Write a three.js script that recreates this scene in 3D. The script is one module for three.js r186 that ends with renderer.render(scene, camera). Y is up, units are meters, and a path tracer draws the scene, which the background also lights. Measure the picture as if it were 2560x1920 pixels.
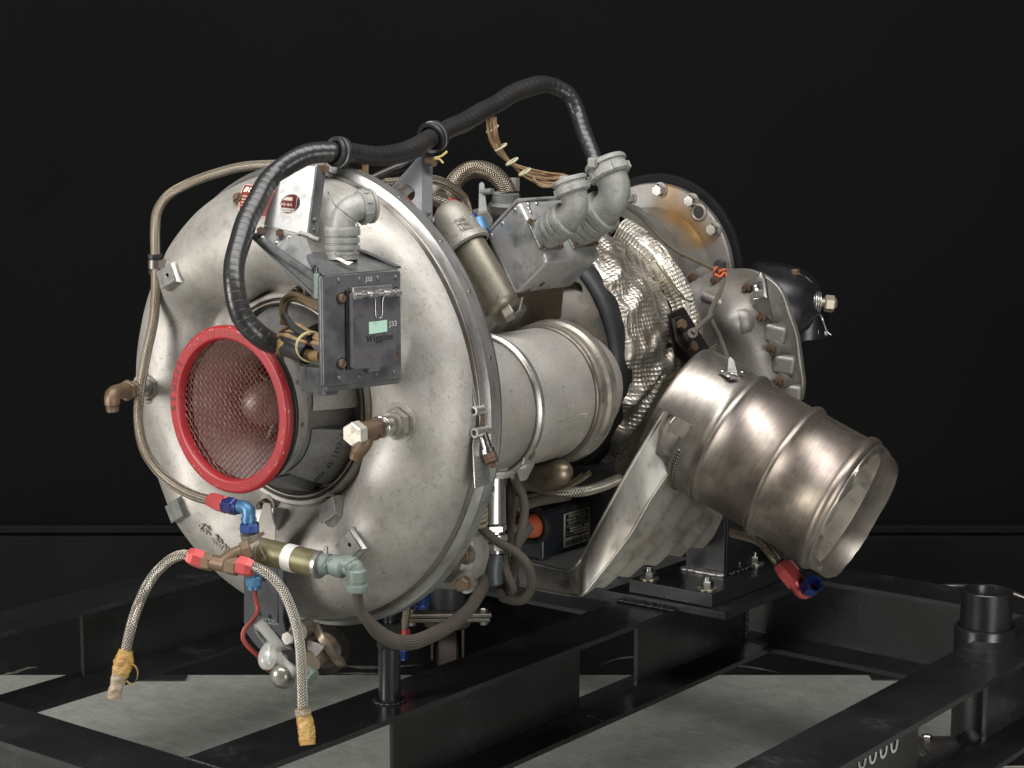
import * as THREE from 'three';
import { RoundedBoxGeometry } from 'three/addons/geometries/RoundedBoxGeometry.js';
import { mergeGeometries, mergeVertices, toCreasedNormals } from 'three/addons/utils/BufferGeometryUtils.js';
import { ImprovedNoise } from 'three/addons/math/ImprovedNoise.js';
import { FontLoader } from 'three/addons/loaders/FontLoader.js';
import { TextGeometry } from 'three/addons/geometries/TextGeometry.js';
import { RectAreaLightUniformsLib } from 'three/addons/lights/RectAreaLightUniformsLib.js';

// ---------- camera, lamps, exposure ----------
const V = (x, y, z) => new THREE.Vector3(x, y, z);
const scene = new THREE.Scene();
scene.background = new THREE.Color(0x000000);
const EYE = V(1.653, 1.154, 1.707), YAW = 37.7 * Math.PI / 180, PITCH = Math.atan(692 / 4703), FOCAL = 4703;
const camera = new THREE.PerspectiveCamera(2 * Math.atan(960 / FOCAL) * 180 / Math.PI, 4 / 3, 0.1, 30);
camera.position.copy(EYE);
camera.rotation.set(-PITCH, YAW, 0, 'YXZ');
camera.updateMatrixWorld();
const renderer = new THREE.WebGLRenderer({ antialias: true });
renderer.toneMapping = THREE.LinearToneMapping;
renderer.toneMappingExposure = 1.0;
renderer.shadowMap.enabled = true;
RectAreaLightUniformsLib.init();
function softbox(pos, target, w, h, intensity, color = 0xffffff) {
  const l = new THREE.RectAreaLight(color, intensity, w, h);
  l.position.copy(pos); l.lookAt(target); scene.add(l); return l;
}
const FWD = camera.getWorldDirection(V(0, 0, 0)), RGT = V(1, 0, 0).applyQuaternion(camera.quaternion), UPV = V(0, 1, 0).applyQuaternion(camera.quaternion);
const H = 0.79, MID = V(0.05, H, -0.3);
// studio softboxes: a tall one left of the camera, one right of it, and one overhead
softbox(V(-1.1, 1.3, 2.5), V(-0.05, 0.8, -0.1), 1.0, 1.5, 17, 0xfffcf8);
softbox(V(2.6, 0.6, 0.85), V(0.15, 0.7, -0.3), 1.1, 1.1, 8, 0xfffdfa);
softbox(V(0.65, 2.5, 0.25), V(0.25, 0.7, -0.4), 2.6, 0.9, 9, 0xfffefc);

// a photograph pixel (2560 x 1920) gives a direction; the plane named in k gives the distance
function at(px, py, k) {
  const d = FWD.clone().multiplyScalar(FOCAL).addScaledVector(RGT, px - 1280).addScaledVector(UPV, 960 - py).normalize();
  let t;
  if (k.d !== undefined) t = k.d / d.dot(FWD);
  else if (k.x !== undefined) t = (k.x - EYE.x) / d.x;
  else if (k.y !== undefined) t = (k.y - EYE.y) / d.y;
  else t = (k.z - EYE.z) / d.z;
  return EYE.clone().addScaledVector(d, t);
}
const path = (list, k) => list.map(p => at(p[0], p[1], p[2] !== undefined ? { d: p[2] } : k));
// ---------- seeded noise and textures ----------
let seed = 7;
const rnd = () => { seed = (seed * 1664525 + 1013904223) >>> 0; return seed / 4294967296; };
const PN = new ImprovedNoise();
const n3 = (p, s, o = 0) => PN.noise(p.x * s + o, p.y * s + o * 1.7, p.z * s - o);
const fb3 = (p, s, o = 0) => n3(p, s, o) * 0.55 + n3(p, s * 2.1, o + 9) * 0.3 + n3(p, s * 4.3, o + 21) * 0.15;
function lattice(per, s0) { const a = new Float32Array(per * per); let s = s0; for (let i = 0; i < a.length; i++) { s = (s * 1664525 + 1013904223) >>> 0; a[i] = s / 4294967296; } return a; }
const LAT = {};
function vnoise(u, v, per, s = 1) {            // periodic value noise, u v in 0..1
  const key = per + '_' + s, L = LAT[key] || (LAT[key] = lattice(per, 17 * per + s * 7919));
  const x = u * per, y = v * per, xi = Math.floor(x), yi = Math.floor(y);
  let fx = x - xi, fy = y - yi; fx = fx * fx * (3 - 2 * fx); fy = fy * fy * (3 - 2 * fy);
  const m = a => ((a % per) + per) % per, x0 = m(xi), x1 = m(xi + 1), y0 = m(yi) * per, y1 = m(yi + 1) * per;
  return (L[y0 + x0] * (1 - fx) + L[y0 + x1] * fx) * (1 - fy) + (L[y1 + x0] * (1 - fx) + L[y1 + x1] * fx) * fy;
}
const fbt = (u, v, per, s) => vnoise(u, v, per, s) * 0.5 + vnoise(u, v, per * 2, s + 1) * 0.3 + vnoise(u, v, per * 4, s + 2) * 0.2;
function tex(n, fn, srgb, size = 1) {           // size: metres per tile
  const d = new Uint8Array(n * n * 4);
  for (let j = 0; j < n; j++) for (let i = 0; i < n; i++) {
    const c = fn((i + 0.5) / n, (j + 0.5) / n), k = (j * n + i) * 4;
    const q = Array.isArray(c) ? c : [c, c, c];
    for (let m = 0; m < 3; m++) d[k + m] = Math.max(0, Math.min(255, q[m] * 255)); d[k + 3] = 255;
  }
  const t = new THREE.DataTexture(d, n, n); t.wrapS = t.wrapT = THREE.RepeatWrapping;
  t.magFilter = THREE.LinearFilter; t.minFilter = THREE.LinearMipmapLinearFilter; t.generateMipmaps = true;
  if (srgb) t.colorSpace = THREE.SRGBColorSpace; t.repeat.set(1 / size, 1 / size); t.needsUpdate = true; return t;
}
function scratched(n, fn, size, lines, seed0) {   // a noise tile with fine scratches and handling marks of its own outline
  const a = new Float32Array(n * n); for (let j = 0; j < n; j++) for (let i = 0; i < n; i++) a[j * n + i] = fn((i + 0.5) / n, (j + 0.5) / n);
  let s = seed0; const r = () => { s = (s * 1664525 + 1013904223) >>> 0; return s / 4294967296; };
  for (let k = 0; k < lines; k++) { let x = r() * n, y = r() * n, th = r() * 6.28, L = 6 + r() * r() * 70, cu = (r() - 0.5) * 0.06, al = (r() < 0.45 ? 0.07 : -0.07) * (0.4 + r()); for (let q = 0; q < L; q++) { const i = ((Math.round(x) % n) + n) % n, j = ((Math.round(y) % n) + n) % n; a[j * n + i] += al * Math.sin(Math.PI * q / L); x += Math.cos(th); y += Math.sin(th); th += cu; } }
  for (let k = 0; k < lines / 6; k++) { const x = r() * n, y = r() * n, R = 1 + r() * r() * 4.5, al = -0.07 - 0.2 * r(); for (let q = -6; q <= 6; q++) for (let p = -6; p <= 6; p++) { const d = Math.hypot(p * (0.7 + 0.5 * Math.sin(k)), q); if (d < R) a[((Math.round(y + q) % n + n) % n) * n + (Math.round(x + p) % n + n) % n] += al * (1 - d / R); } }
  return tex(n, (u, v) => { const c = a[Math.floor(v * n) * n + Math.floor(u * n)]; return [c, c * 0.992, c * (0.95 + 0.05 * Math.min(1, c))]; }, true, size);
}
const sm = (a, b, x) => { const t = Math.max(0, Math.min(1, (x - a) / (b - a))); return t * t * (3 - 2 * t); };
const TX = {
  grain: tex(512, (u, v) => { const a = fbt(u, v, 8, 1), b = vnoise(u, v, 256, 3), c = fbt(u, v, 48, 5); const sp = sm(0.86, 0.97, vnoise(u, v, 128, 9)); return 0.98 - 0.06 * sm(0.35, 0.75, a) - 0.16 * b * c - 0.3 * sp; }, true, 0.22),
  cast: tex(512, (u, v) => 0.5 * vnoise(u, v, 170, 11) + 0.3 * vnoise(u, v, 256, 12) + 0.2 * fbt(u, v, 30, 13), false, 0.22),
  smooth: tex(256, (u, v) => fbt(u, v, 24, 15), false, 0.3),
  brush: tex(512, (u, v) => 0.55 * vnoise(u * 1, Math.floor(v * 256) / 256, 256, 21) * vnoise(u, v, 4, 3) + 0.45 * vnoise(u * 0.5, v, 128, 22), false, 0.12),
  brushc: tex(512, (u, v) => 0.88 + 0.12 * vnoise(u * 0.06, v, 256, 23) - 0.14 * sm(0.4, 0.8, fbt(u, v, 6, 24)) - 0.25 * sm(0.9, 1, vnoise(u, v, 200, 28)), true, 0.2),
  rough: tex(512, (u, v) => { const q = 0.85 + 0.2 * (fbt(u, v, 12, 31) - 0.5) + 0.2 * (fbt(u, v, 60, 32) - 0.5); return [1, q, 1]; }, false, 0.3),
  concrete: tex(1024, (u, v) => { const a = fbt(u, v, 6, 41), b = fbt(u, v, 40, 42), c = vnoise(u, v, 300, 43), st = vnoise(u * 2, v * 12, 24, 47); const sp = sm(0.8, 0.92, fbt(u, v, 70, 45)); const k = 0.71 + 0.12 * (a - 0.5) + 0.1 * (b - 0.5) + 0.06 * (c - 0.5) + 0.07 * (st - 0.5) - 0.08 * sp; return [k * 0.985, k, k * 0.965]; }, true, 1.1),
  scuff: tex(1024, (u, v) => { const a = fbt(u, v, 5, 51), b = vnoise(u, v, 500, 52); let k = 0.6 + 0.3 * (a - 0.5); if (b > 0.988) k += 0.4; k += 0.35 * sm(0.62, 0.8, fbt(u, v, 9, 57)) * vnoise(u, v, 90, 58); const w = vnoise(u * 6, v * 0.8 + u * 0.3, 64, 55); k += 0.25 * sm(0.88, 1, w) * sm(0.5, 0.8, fbt(u, v, 4, 56)); return k; }, true, 0.6),
  braid: tex(128, (u, v) => { const a = (u + v) * 4 % 1, row = Math.floor(u * 4 + (v * 4)) % 2; const s = Math.abs((u * 2) % 1 - 0.5) * 2; const d = ((v * 2 + (((u * 2) % 1) < 0.5 ? u * 2 : -u * 2)) * 2 % 1 + 1) % 1; const r = Math.sin(d * Math.PI); const k = 0.28 + 0.72 * Math.pow(r, 0.7) * (0.75 + 0.25 * Math.sin(s * Math.PI)); return k; }, true, 1),
  braidb: tex(128, (u, v) => { const d = ((v * 2 + (((u * 2) % 1) < 0.5 ? u * 2 : -u * 2)) * 2 % 1 + 1) % 1; return Math.sin(d * Math.PI); }, false, 1),
  rib: tex(64, (u, v) => 0.55 + 0.45 * Math.sin(u * Math.PI * 2 * 4), true, 1),
  foil: tex(512, (u, v) => { const gx = Math.abs(Math.sin(u * Math.PI * 20)), gy = Math.abs(Math.sin(v * Math.PI * 20)); const mask = sm(0.3, 0.6, fbt(u, v, 5, 61)); return 0.35 + 0.45 * Math.min(gx, 1) * Math.pow(gy, 0.6) * mask + 0.2 * fbt(u, v, 20, 62); }, false, 0.12),
  foilc: tex(512, (u, v) => { const gx = Math.abs(Math.sin(u * Math.PI * 20)), gy = Math.abs(Math.sin(v * Math.PI * 20)); const a = fbt(u, v, 6, 64); const k = 0.84 + 0.14 * gx * gy * sm(0.35, 0.6, fbt(u, v, 5, 61)) - 0.08 * sm(0.55, 0.75, a); return [k, k * (0.985 - 0.03 * sm(0.5, 0.7, a)), k * (0.965 - 0.06 * sm(0.5, 0.7, a))]; }, true, 0.12),
  tape: tex(256, (u, v) => { const k = ((v * 6 + 0.35 * u) % 1 + 1) % 1; return sm(0, 0.5, k) * 0.8 + 0.2 * fbt(u, v, 16, 71) - 0.6 * (k < 0.05 ? 1 : 0); }, false, 1),
  redp: tex(1024, (u, v) => { const c = fbt(u, v, 40, 91), e = vnoise(u, v, 24, 95), f = fbt(u, v, 10, 93), chip = sm(0.70, 0.715, c * 0.75 + 0.3 * e * sm(0.55, 0.7, f)), scr = sm(0.93, 0.97, vnoise(u * 0.7, v * 5, 90, 97)) * 0.12, d = 0.06 * (f - 0.5); return [0.67 + d + 0.14 * chip + scr, 0.165 + d * 0.6 + 0.5 * chip + scr, 0.19 + d * 0.6 + 0.48 * chip + scr]; }, true, 0.2),
  worn: scratched(1024, (u, v) => { const sp = sm(0.87, 0.97, vnoise(u, v, 256, 109)); return 0.97 - 0.07 * sm(0.4, 0.75, fbt(u, v, 10, 101)) - 0.12 * vnoise(u, v, 400, 103) * fbt(u, v, 60, 105) - 0.15 * sp; }, 0.66, 170, 77),
  smudge: tex(512, (u, v) => { const a = fbt(u, v, 9, 81), b = fbt(u, v, 30, 82); return 0.96 - 0.16 * sm(0.5, 0.78, a) - 0.1 * sm(0.55, 0.8, b); }, true, 0.3),
};
function M(c, o = {}) {
  const m = new THREE.MeshPhysicalMaterial({ color: new THREE.Color().setRGB(c[0], c[1], c[2]), metalness: o.metal ?? 0, roughness: o.rough ?? 0.5, side: THREE.DoubleSide });
  if (o.map) m.map = TX[o.map]; if (o.bump) { m.bumpMap = TX[o.bump]; m.bumpScale = o.bs ?? 0.0004; }
  if (o.rmap) m.roughnessMap = TX.rough;
  if (o.coat) { m.clearcoat = o.coat; m.clearcoatRoughness = o.coatR ?? 0.25; }
  m.vertexColors = true; m.userData.dirt = o.dirt ?? [0.25, 14, 0.9, 0.86, 0.8];
  if (o.extra) Object.assign(m, o.extra);
  return m;
}
const MT = {
  cast: M([0.47, 0.455, 0.415], { metal: 0.55, rough: 0.56, map: 'worn', bump: 'cast', bs: 0.00012, dirt: [0.12, 14, 0.86, 0.8, 0.7] }),
  castDk: M([0.36, 0.34, 0.3], { metal: 0.45, rough: 0.55, map: 'grain', bump: 'cast', bs: 0.0002, dirt: [0.5, 12, 0.8, 0.72, 0.6] }),
  gear: M([0.31, 0.298, 0.272], { metal: 0.6, rough: 0.48, map: 'worn', bump: 'cast', bs: 0.00015, dirt: [0.5, 10, 0.82, 0.74, 0.62] }),
  alumBox: M([0.6, 0.595, 0.58], { metal: 0.6, rough: 0.4, map: 'smudge', dirt: [0.15, 14, 0.9, 0.86, 0.8] }),
  alum: M([0.52, 0.515, 0.5], { metal: 0.88, rough: 0.38, map: 'smudge', rmap: 1, dirt: [0.18, 12, 0.95, 0.92, 0.88] }),
  steel: M([0.68, 0.67, 0.65], { metal: 0.82, rough: 0.3, map: 'brushc', bump: 'brush', bs: 0.0001 }),
  steelDk: M([0.28, 0.26, 0.24], { metal: 0.9, rough: 0.42, map: 'smudge', dirt: [0.5, 20, 0.8, 0.68, 0.55] }),
  can: M([0.56, 0.54, 0.49], { metal: 0.5, rough: 0.42, map: 'worn', dirt: [0.28, 10, 0.82, 0.74, 0.62] }),
  bronze: M([0.33, 0.275, 0.21], { metal: 0.85, rough: 0.42, map: 'smudge', dirt: [0.4, 16, 0.8, 0.7, 0.6] }),
  exhaust: M([0.47, 0.425, 0.38], { metal: 0.9, rough: 0.4, map: 'brushc', bump: 'brush', bs: 0.00004, dirt: [0.12, 7, 0.74, 0.62, 0.56] }),
  scroll: M([0.5, 0.48, 0.435], { metal: 0.5, rough: 0.52, map: 'smudge', rmap: 1, dirt: [0.35, 11, 0.82, 0.74, 0.64] }),
  foil: M([0.72, 0.7, 0.65], { metal: 0.88, rough: 0.44, map: 'foilc', bump: 'foil', bs: 0.0024, dirt: [0.08, 14, 0.78, 0.68, 0.5] }),
  zinc: M([0.36, 0.36, 0.34], { metal: 0.3, rough: 0.58, map: 'grain', bump: 'cast', bs: 0.0002, dirt: [0.5, 45, 0.8, 0.8, 0.74] }),
  zincGreen: M([0.2, 0.25, 0.23], { metal: 0.3, rough: 0.6, map: 'smudge', dirt: [0.5, 60, 0.9, 0.86, 0.75] }),
  greyPaint: M([0.15, 0.157, 0.16], { metal: 0.35, rough: 0.4, map: 'smudge', rmap: 1, dirt: [0.3, 22, 0.92, 0.9, 0.86] }),
  greyDark: M([0.055, 0.058, 0.065], { metal: 0.1, rough: 0.45, map: 'smudge', rmap: 1 }),
  doorPaint: M([0.105, 0.1, 0.112], { metal: 0.1, rough: 0.5, map: 'smudge', bump: 'smooth', bs: 0.0002 }),
  blackPaint: M([0.055, 0.056, 0.06], { rough: 0.34, coat: 0.3, coatR: 0.25, map: 'scuff', rmap: 1, dirt: [0.2, 6, 1, 1, 1] }),
  blackBox: M([0.05, 0.058, 0.075], { rough: 0.3, map: 'scuff', rmap: 1 }),
  blackCast: M([0.26, 0.26, 0.25], { metal: 0.45, rough: 0.4, map: 'grain', bump: 'cast', bs: 0.0002, dirt: [0.5, 25, 1, 0.95, 0.9] }),
  rubber: M([0.014, 0.014, 0.015], { rough: 0.5 }),
  tape: M([0.02, 0.02, 0.021], { rough: 0.36, bump: 'tape', bs: 0.0004, rmap: 1, dirt: [0.4, 18, 1.7, 1.5, 1.25] }),
  red: M([0.85, 0.85, 0.85], { rough: 0.44, map: 'redp', dirt: [0.2, 30, 0.9, 0.8, 0.8] }),
  redTube: M([0.3, 0.045, 0.035], { rough: 0.42, map: 'smudge', dirt: [0.4, 60, 0.8, 0.8, 0.8] }),
  redAn: M([0.62, 0.1, 0.1], { metal: 0.35, rough: 0.36, map: 'smudge', dirt: [0.3, 70, 0.8, 0.7, 0.7] }),
  blueAn: M([0.025, 0.06, 0.22], { metal: 0.5, rough: 0.32, map: 'smudge', dirt: [0.3, 70, 0.7, 0.8, 0.8] }),
  blueLt: M([0.07, 0.19, 0.34], { metal: 0.4, rough: 0.4, map: 'smudge', dirt: [0.3, 70, 0.7, 0.8, 0.9] }),
  braid: M([0.56, 0.48, 0.38], { metal: 0.8, rough: 0.38, map: 'braid', bump: 'braidb', bs: 0.0012, dirt: [0.35, 30, 0.8, 0.7, 0.55] }),
  braidLt: M([0.62, 0.58, 0.5], { metal: 0.8, rough: 0.36, map: 'braid', bump: 'braidb', bs: 0.0012, dirt: [0.3, 30, 0.8, 0.7, 0.55] }),
  cable: M([0.22, 0.185, 0.145], { rough: 0.75, map: 'rib', bump: 'braidb', bs: 0.0005, dirt: [0.3, 40, 0.8, 0.75, 0.7] }),
  wireTan: M([0.25, 0.16, 0.08], { rough: 0.6, dirt: [0.5, 80, 0.6, 0.55, 0.5] }),
  olive: M([0.185, 0.165, 0.085], { metal: 0.4, rough: 0.46, map: 'smudge', dirt: [0.5, 60, 1.15, 1.1, 0.7] }),
  brownOx: M([0.2, 0.135, 0.085], { metal: 0.5, rough: 0.5, map: 'smudge', dirt: [0.4, 70, 0.75, 0.7, 0.65] }),
  rust: M([0.12, 0.075, 0.05], { metal: 0.4, rough: 0.6, map: 'smudge', dirt: [0.5, 90, 0.6, 0.5, 0.45] }),
  bright: M([0.7, 0.69, 0.66], { metal: 1, rough: 0.25, map: 'smudge' }),
  tapeY: M([0.5, 0.33, 0.11], { rough: 0.5, map: 'smudge', bump: 'smooth', bs: 0.003, dirt: [0.9, 60, 0.85, 0.72, 0.6] }),
  tapeB: M([0.38, 0.29, 0.21], { rough: 0.55, map: 'smudge', bump: 'smooth', bs: 0.003, dirt: [0.5, 60, 0.8, 0.75, 0.7] }),
  orange: M([0.42, 0.1, 0.05], { rough: 0.35, dirt: [0.4, 60, 0.6, 0.5, 0.5] }),
  white: M([0.7, 0.69, 0.66], { rough: 0.55, map: 'smudge' }),
  mint: M([0.5, 0.75, 0.6], { rough: 0.6, map: 'smudge' }),
  copper: M([0.4, 0.18, 0.1], { metal: 0.8, rough: 0.4 }),
  cream: M([0.5, 0.46, 0.3], { rough: 0.55 }),
};
// ---------- geometry helpers ----------
function basis(dir, ref) {
  const w = dir.clone().normalize();
  let u = ref ? ref.clone() : (Math.abs(w.y) < 0.9 ? V(0, 1, 0) : V(0, 0, 1));
  u.addScaledVector(w, -u.dot(w)).normalize();
  return [u, w.clone().cross(u), w];
}
function grid(nu, nv, fn, closeU = false) {      // fn(i/nu, j/nv) -> [Vector3, u, v]
  const pos = [], uv = [], idx = [];
  for (let j = 0; j <= nv; j++) for (let i = 0; i <= nu; i++) { const [p, a, b] = fn(i / nu, j / nv); pos.push(p.x, p.y, p.z); uv.push(a, b); }
  for (let j = 0; j < nv; j++) for (let i = 0; i < nu; i++) { const a = j * (nu + 1) + i, b = a + 1, c = a + nu + 1, d = c + 1; idx.push(a, b, d, a, d, c); }
  const g = new THREE.BufferGeometry();
  g.setAttribute('position', new THREE.Float32BufferAttribute(pos, 3)); g.setAttribute('uv', new THREE.Float32BufferAttribute(uv, 2)); g.setIndex(idx);
  return g;
}
const crease = (g, a = 0.6) => { g.scale(1000, 1000, 1000); const r = toCreasedNormals(g, a); r.scale(0.001, 0.001, 0.001); return r; };
function lathe(prof, o, dir, q = {}) {            // prof: [radius, distance along dir]
  const [u, v, w] = basis(dir, q.ref), seg = q.seg ?? 48, a0 = q.a0 ?? 0, a1 = q.a1 ?? Math.PI * 2;
  const len = [0]; for (let i = 1; i < prof.length; i++) len.push(len[i - 1] + Math.hypot(prof[i][0] - prof[i - 1][0], prof[i][1] - prof[i - 1][1]));
  const rm = Math.max(...prof.map(p => p[0]));
  const g = grid(seg, prof.length - 1, (s, t) => {
    const k = Math.round(t * (prof.length - 1)), a = a0 + (a1 - a0) * s, r = prof[k][0];
    return [o.clone().addScaledVector(u, Math.cos(a) * r).addScaledVector(v, Math.sin(a) * r).addScaledVector(w, prof[k][1]), q.nu ? s * q.nu : s * (a1 - a0) * rm, q.vl ? len[k] / q.vl : len[k]];
  });
  return crease(g, q.cr ?? 0.5);
}
const cyl = (a, b, r0, r1 = r0, q = {}) => { const d = b.clone().sub(a), L = d.length(), c = q.c ?? 0; return lathe(c ? [[0.0001, 0], [r0 - c, 0], [r0, c], [r1, L - c], [r1 - c, L], [0.0001, L]] : [[0.0001, 0], [r0, 0], [r1, L], [0.0001, L]], a, d, { seg: 24, ...q }); };
const hex = (o, dir, r, h, q = {}) => lathe([[0.0001, 0], [r * 0.93, 0], [r, h * 0.1], [r, h * 0.86], [r * 0.88, h], [0.0001, h]], o, dir, { seg: 6, cr: 0.3, ...q });
function tube(pts, r, q = {}) {
  const c = pts.length > 2 ? new THREE.CatmullRomCurve3(pts, !!q.closed, 'centripetal') : new THREE.LineCurve3(pts[0], pts[1]);
  const L = c.getLength(), nv = q.seg ?? Math.max(6, Math.min(220, Math.round(L / (q.step ?? 0.006)))), nu = q.rad ?? 14;
  const P = c.getSpacedPoints(nv), T = P.map((_, i) => (i === 0 ? P[1].clone().sub(P[0]) : i === nv ? P[nv].clone().sub(P[nv - 1]) : P[i + 1].clone().sub(P[i - 1])).normalize());
  let [u] = basis(T[0], q.ref); const U = [u.clone()];
  for (let i = 1; i <= nv; i++) { u = u.clone().addScaledVector(T[i], -u.dot(T[i])).normalize(); U.push(u); }
  const rf = typeof r === 'function' ? r : () => r, rm = typeof r === 'function' ? r(0.5, 0) : r;
  const g = grid(nu, nv, (s, t) => {
    const k = Math.round(t * nv), a = s * Math.PI * 2, v = T[k].clone().cross(U[k]);
    const rr = rf(t, s), fl = q.flat ?? 1;
    return [P[k].clone().addScaledVector(U[k], Math.cos(a) * rr).addScaledVector(v, Math.sin(a) * rr * fl), q.nu ? s * q.nu : s * Math.PI * 2 * rm, q.vl ? t * L / q.vl : t * L];
  });
  g.computeVertexNormals();
  const list = [g.toNonIndexed()];
  if (!q.open) for (const e of [0, 1]) { const k = e ? nv : 0, w = T[k].clone().multiplyScalar(e ? 1 : -1); list.push(lathe([[0.0001, 0], [rf(e, 0) * 0.999, 0]], P[k].clone().addScaledVector(w, 0.0001), w, { seg: nu, ref: U[k] })); }
  return mergeList(list);
}
function ring(o, dir, R, r, q = {}) { const pr = []; const n = q.n ?? 10; for (let i = 0; i <= n; i++) { const a = i / n * Math.PI * 2; pr.push([R + Math.cos(a) * r, Math.sin(a) * r * (q.flat ?? 1)]); } return lathe(pr, o, dir, { cr: 1, ...q }); }
function box(c, w, h, d, q = {}) {               // centre, sizes, optional axes and bevel
  const g = new RoundedBoxGeometry(w, h, d, q.s ?? 2, Math.min(q.b ?? 0.0015, Math.min(w, h, d) * 0.49));
  const m = new THREE.Matrix4(); if (q.x) m.makeBasis(q.x, q.y, q.x.clone().cross(q.y).normalize()); m.setPosition(c); g.applyMatrix4(m); return boxUV(g.index ? g.toNonIndexed() : g);
}
function boxUV(g) {
  const p = g.attributes.position, n = g.attributes.normal, uv = new Float32Array(p.count * 2);
  for (let i = 0; i < p.count; i++) { const a = Math.abs(n.getX(i)), b = Math.abs(n.getY(i)), c = Math.abs(n.getZ(i)); let s, t; if (a >= b && a >= c) { s = p.getZ(i); t = p.getY(i); } else if (b >= c) { s = p.getX(i); t = p.getZ(i); } else { s = p.getX(i); t = p.getY(i); } uv[2 * i] = s; uv[2 * i + 1] = t; }
  g.setAttribute('uv', new THREE.BufferAttribute(uv, 2)); return g;
}
function plate(pts, thick, q = {}) {             // flat polygon of 3-D points, given thickness, optional round holes [Vector3, radius]
  const n = V(0, 0, 0); for (let i = 0; i < pts.length; i++) { const a = pts[i], b = pts[(i + 1) % pts.length]; n.add(a.clone().cross(b)); }
  if (q.n) n.copy(q.n); n.normalize(); const [u, v] = basis(n, q.ref), o = pts[0];
  const to = p => { const d = p.clone().sub(o); return new THREE.Vector2(d.dot(u), d.dot(v)); };
  const s = new THREE.Shape(pts.map(to));
  for (const [c, r] of q.holes ?? []) { const k = to(c), h = new THREE.Path(); h.absarc(k.x, k.y, r, 0, Math.PI * 2); s.holes.push(h); }
  const b = q.b ?? Math.min(0.0006, thick * 0.25);
  const g = new THREE.ExtrudeGeometry(s, { depth: Math.max(thick - 2 * b, 0.0001), bevelEnabled: b > 0, bevelSize: b, bevelThickness: b, bevelSegments: 1, curveSegments: 16, bevelOffset: -b });
  g.translate(0, 0, b - thick / 2);
  g.applyMatrix4(new THREE.Matrix4().makeBasis(u, v, n).setPosition(o)); return boxUV(crease(g, 0.5));
}
function clean(g) { g = g.index ? g.toNonIndexed() : g; for (const k of Object.keys(g.attributes)) if (!['position', 'normal', 'uv'].includes(k)) g.deleteAttribute(k); if (!g.attributes.normal) g.computeVertexNormals(); if (!g.attributes.uv) boxUV(g); return g; }
function mergeList(a) { a = a.flat(9).map(clean); return a.length > 1 ? mergeGeometries(a, false) : a[0]; }
const rivet = (p, n, r, h = r * 0.5) => lathe([[r, 0], [r * 0.9, h * 0.55], [r * 0.55, h * 0.9], [0.0001, h]], p, n, { seg: 10, cr: 1 });
const arcPts = (c, u, v, r, a0, a1, n = 8) => { const o = []; for (let i = 0; i <= n; i++) { const a = a0 + (a1 - a0) * i / n; o.push(c.clone().addScaledVector(u, Math.cos(a) * r).addScaledVector(v, Math.sin(a) * r)); } return o; };
// ---------- things and parts ----------
const BASE = new Map(), used = {};
function thing(name, label, category, base, group) {
  const g = new THREE.Group(); used[name] = (used[name] ?? -1) + 1; g.name = used[name] ? name + '_' + String(used[name]).padStart(3, '0') : name;
  g.position.copy(base); g.userData = { label, category }; if (group) g.userData.group = group; scene.add(g); BASE.set(g, base.clone()); return g;
}
function paint(g, m) {                            // stains of the material's own colour, from 3-D noise
  const p = g.attributes.position, c = new Float32Array(p.count * 3), [amt, f, r, gg, b] = m.userData.dirt, q = V(0, 0, 0);
  for (let i = 0; i < p.count; i++) {
    q.fromBufferAttribute(p, i); const k = sm(-0.15, 0.45, fb3(q, f, 3)) * amt, s = 1 + 0.08 * n3(q, f * 3, 7);
    c[3 * i] = s * (1 + k * (r - 1) * 1.6); c[3 * i + 1] = s * (1 + k * (gg - 1) * 1.6); c[3 * i + 2] = s * (1 + k * (b - 1) * 1.6);
  }
  g.setAttribute('color', new THREE.BufferAttribute(c, 3)); return g;
}
function part(parent, name, geos, m, label, q = {}) {
  const g = mergeList([geos]).clone();
  if (m.vertexColors) { paint(g, m); if (q.tint) q.tint(g); }
  const b = BASE.get(parent); if (b) g.translate(-b.x, -b.y, -b.z);
  const o = new THREE.Mesh(g, m); o.name = name; o.castShadow = o.receiveShadow = true; BASE.set(o, b ?? V(0, 0, 0));
  if (label) o.userData.label = label; if (q.stuff) o.userData.kind = 'stuff';
  parent.add(o); return o;
}
function structure(name, geos, m, label) { const o = part(scene, name, geos, m); o.userData = { kind: 'structure', label, category: name.split('_').pop() }; return o; }
const tinter = fn => g => { const p = g.attributes.position, c = g.attributes.color, q = V(0, 0, 0); for (let i = 0; i < p.count; i++) { q.fromBufferAttribute(p, i); const k = fn(q); if (k) c.setXYZ(i, c.getX(i) * k[0], c.getY(i) * k[1], c.getZ(i) * k[2]); } };
const [fontB, fontR, fontS] = await Promise.all(['sans_bold', 'sans_regular', 'serif_bold'].map(f => new FontLoader().loadAsync('fonts/droid/droid_' + f + '.typeface.json')));
function text(str, size, depth, o, x, y, font = fontB) { // o: lower-left corner, x/y: writing axes
  const g = new TextGeometry(str, { font, size, depth, curveSegments: 3 }); const z = x.clone().cross(y).normalize();
  g.applyMatrix4(new THREE.Matrix4().makeBasis(x.clone().normalize(), y.clone().normalize(), z).setPosition(o)); return boxUV(clean(g));
}
function printed(w, h, draw) {                    // flat print on a label
  const c = document.createElement('canvas'); c.width = w; c.height = h; draw(c.getContext('2d'), w, h);
  const t = new THREE.CanvasTexture(c); t.colorSpace = THREE.SRGBColorSpace;
  const m = new THREE.MeshPhysicalMaterial({ map: t, roughness: 0.45, side: THREE.DoubleSide }); return m;
}
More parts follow.
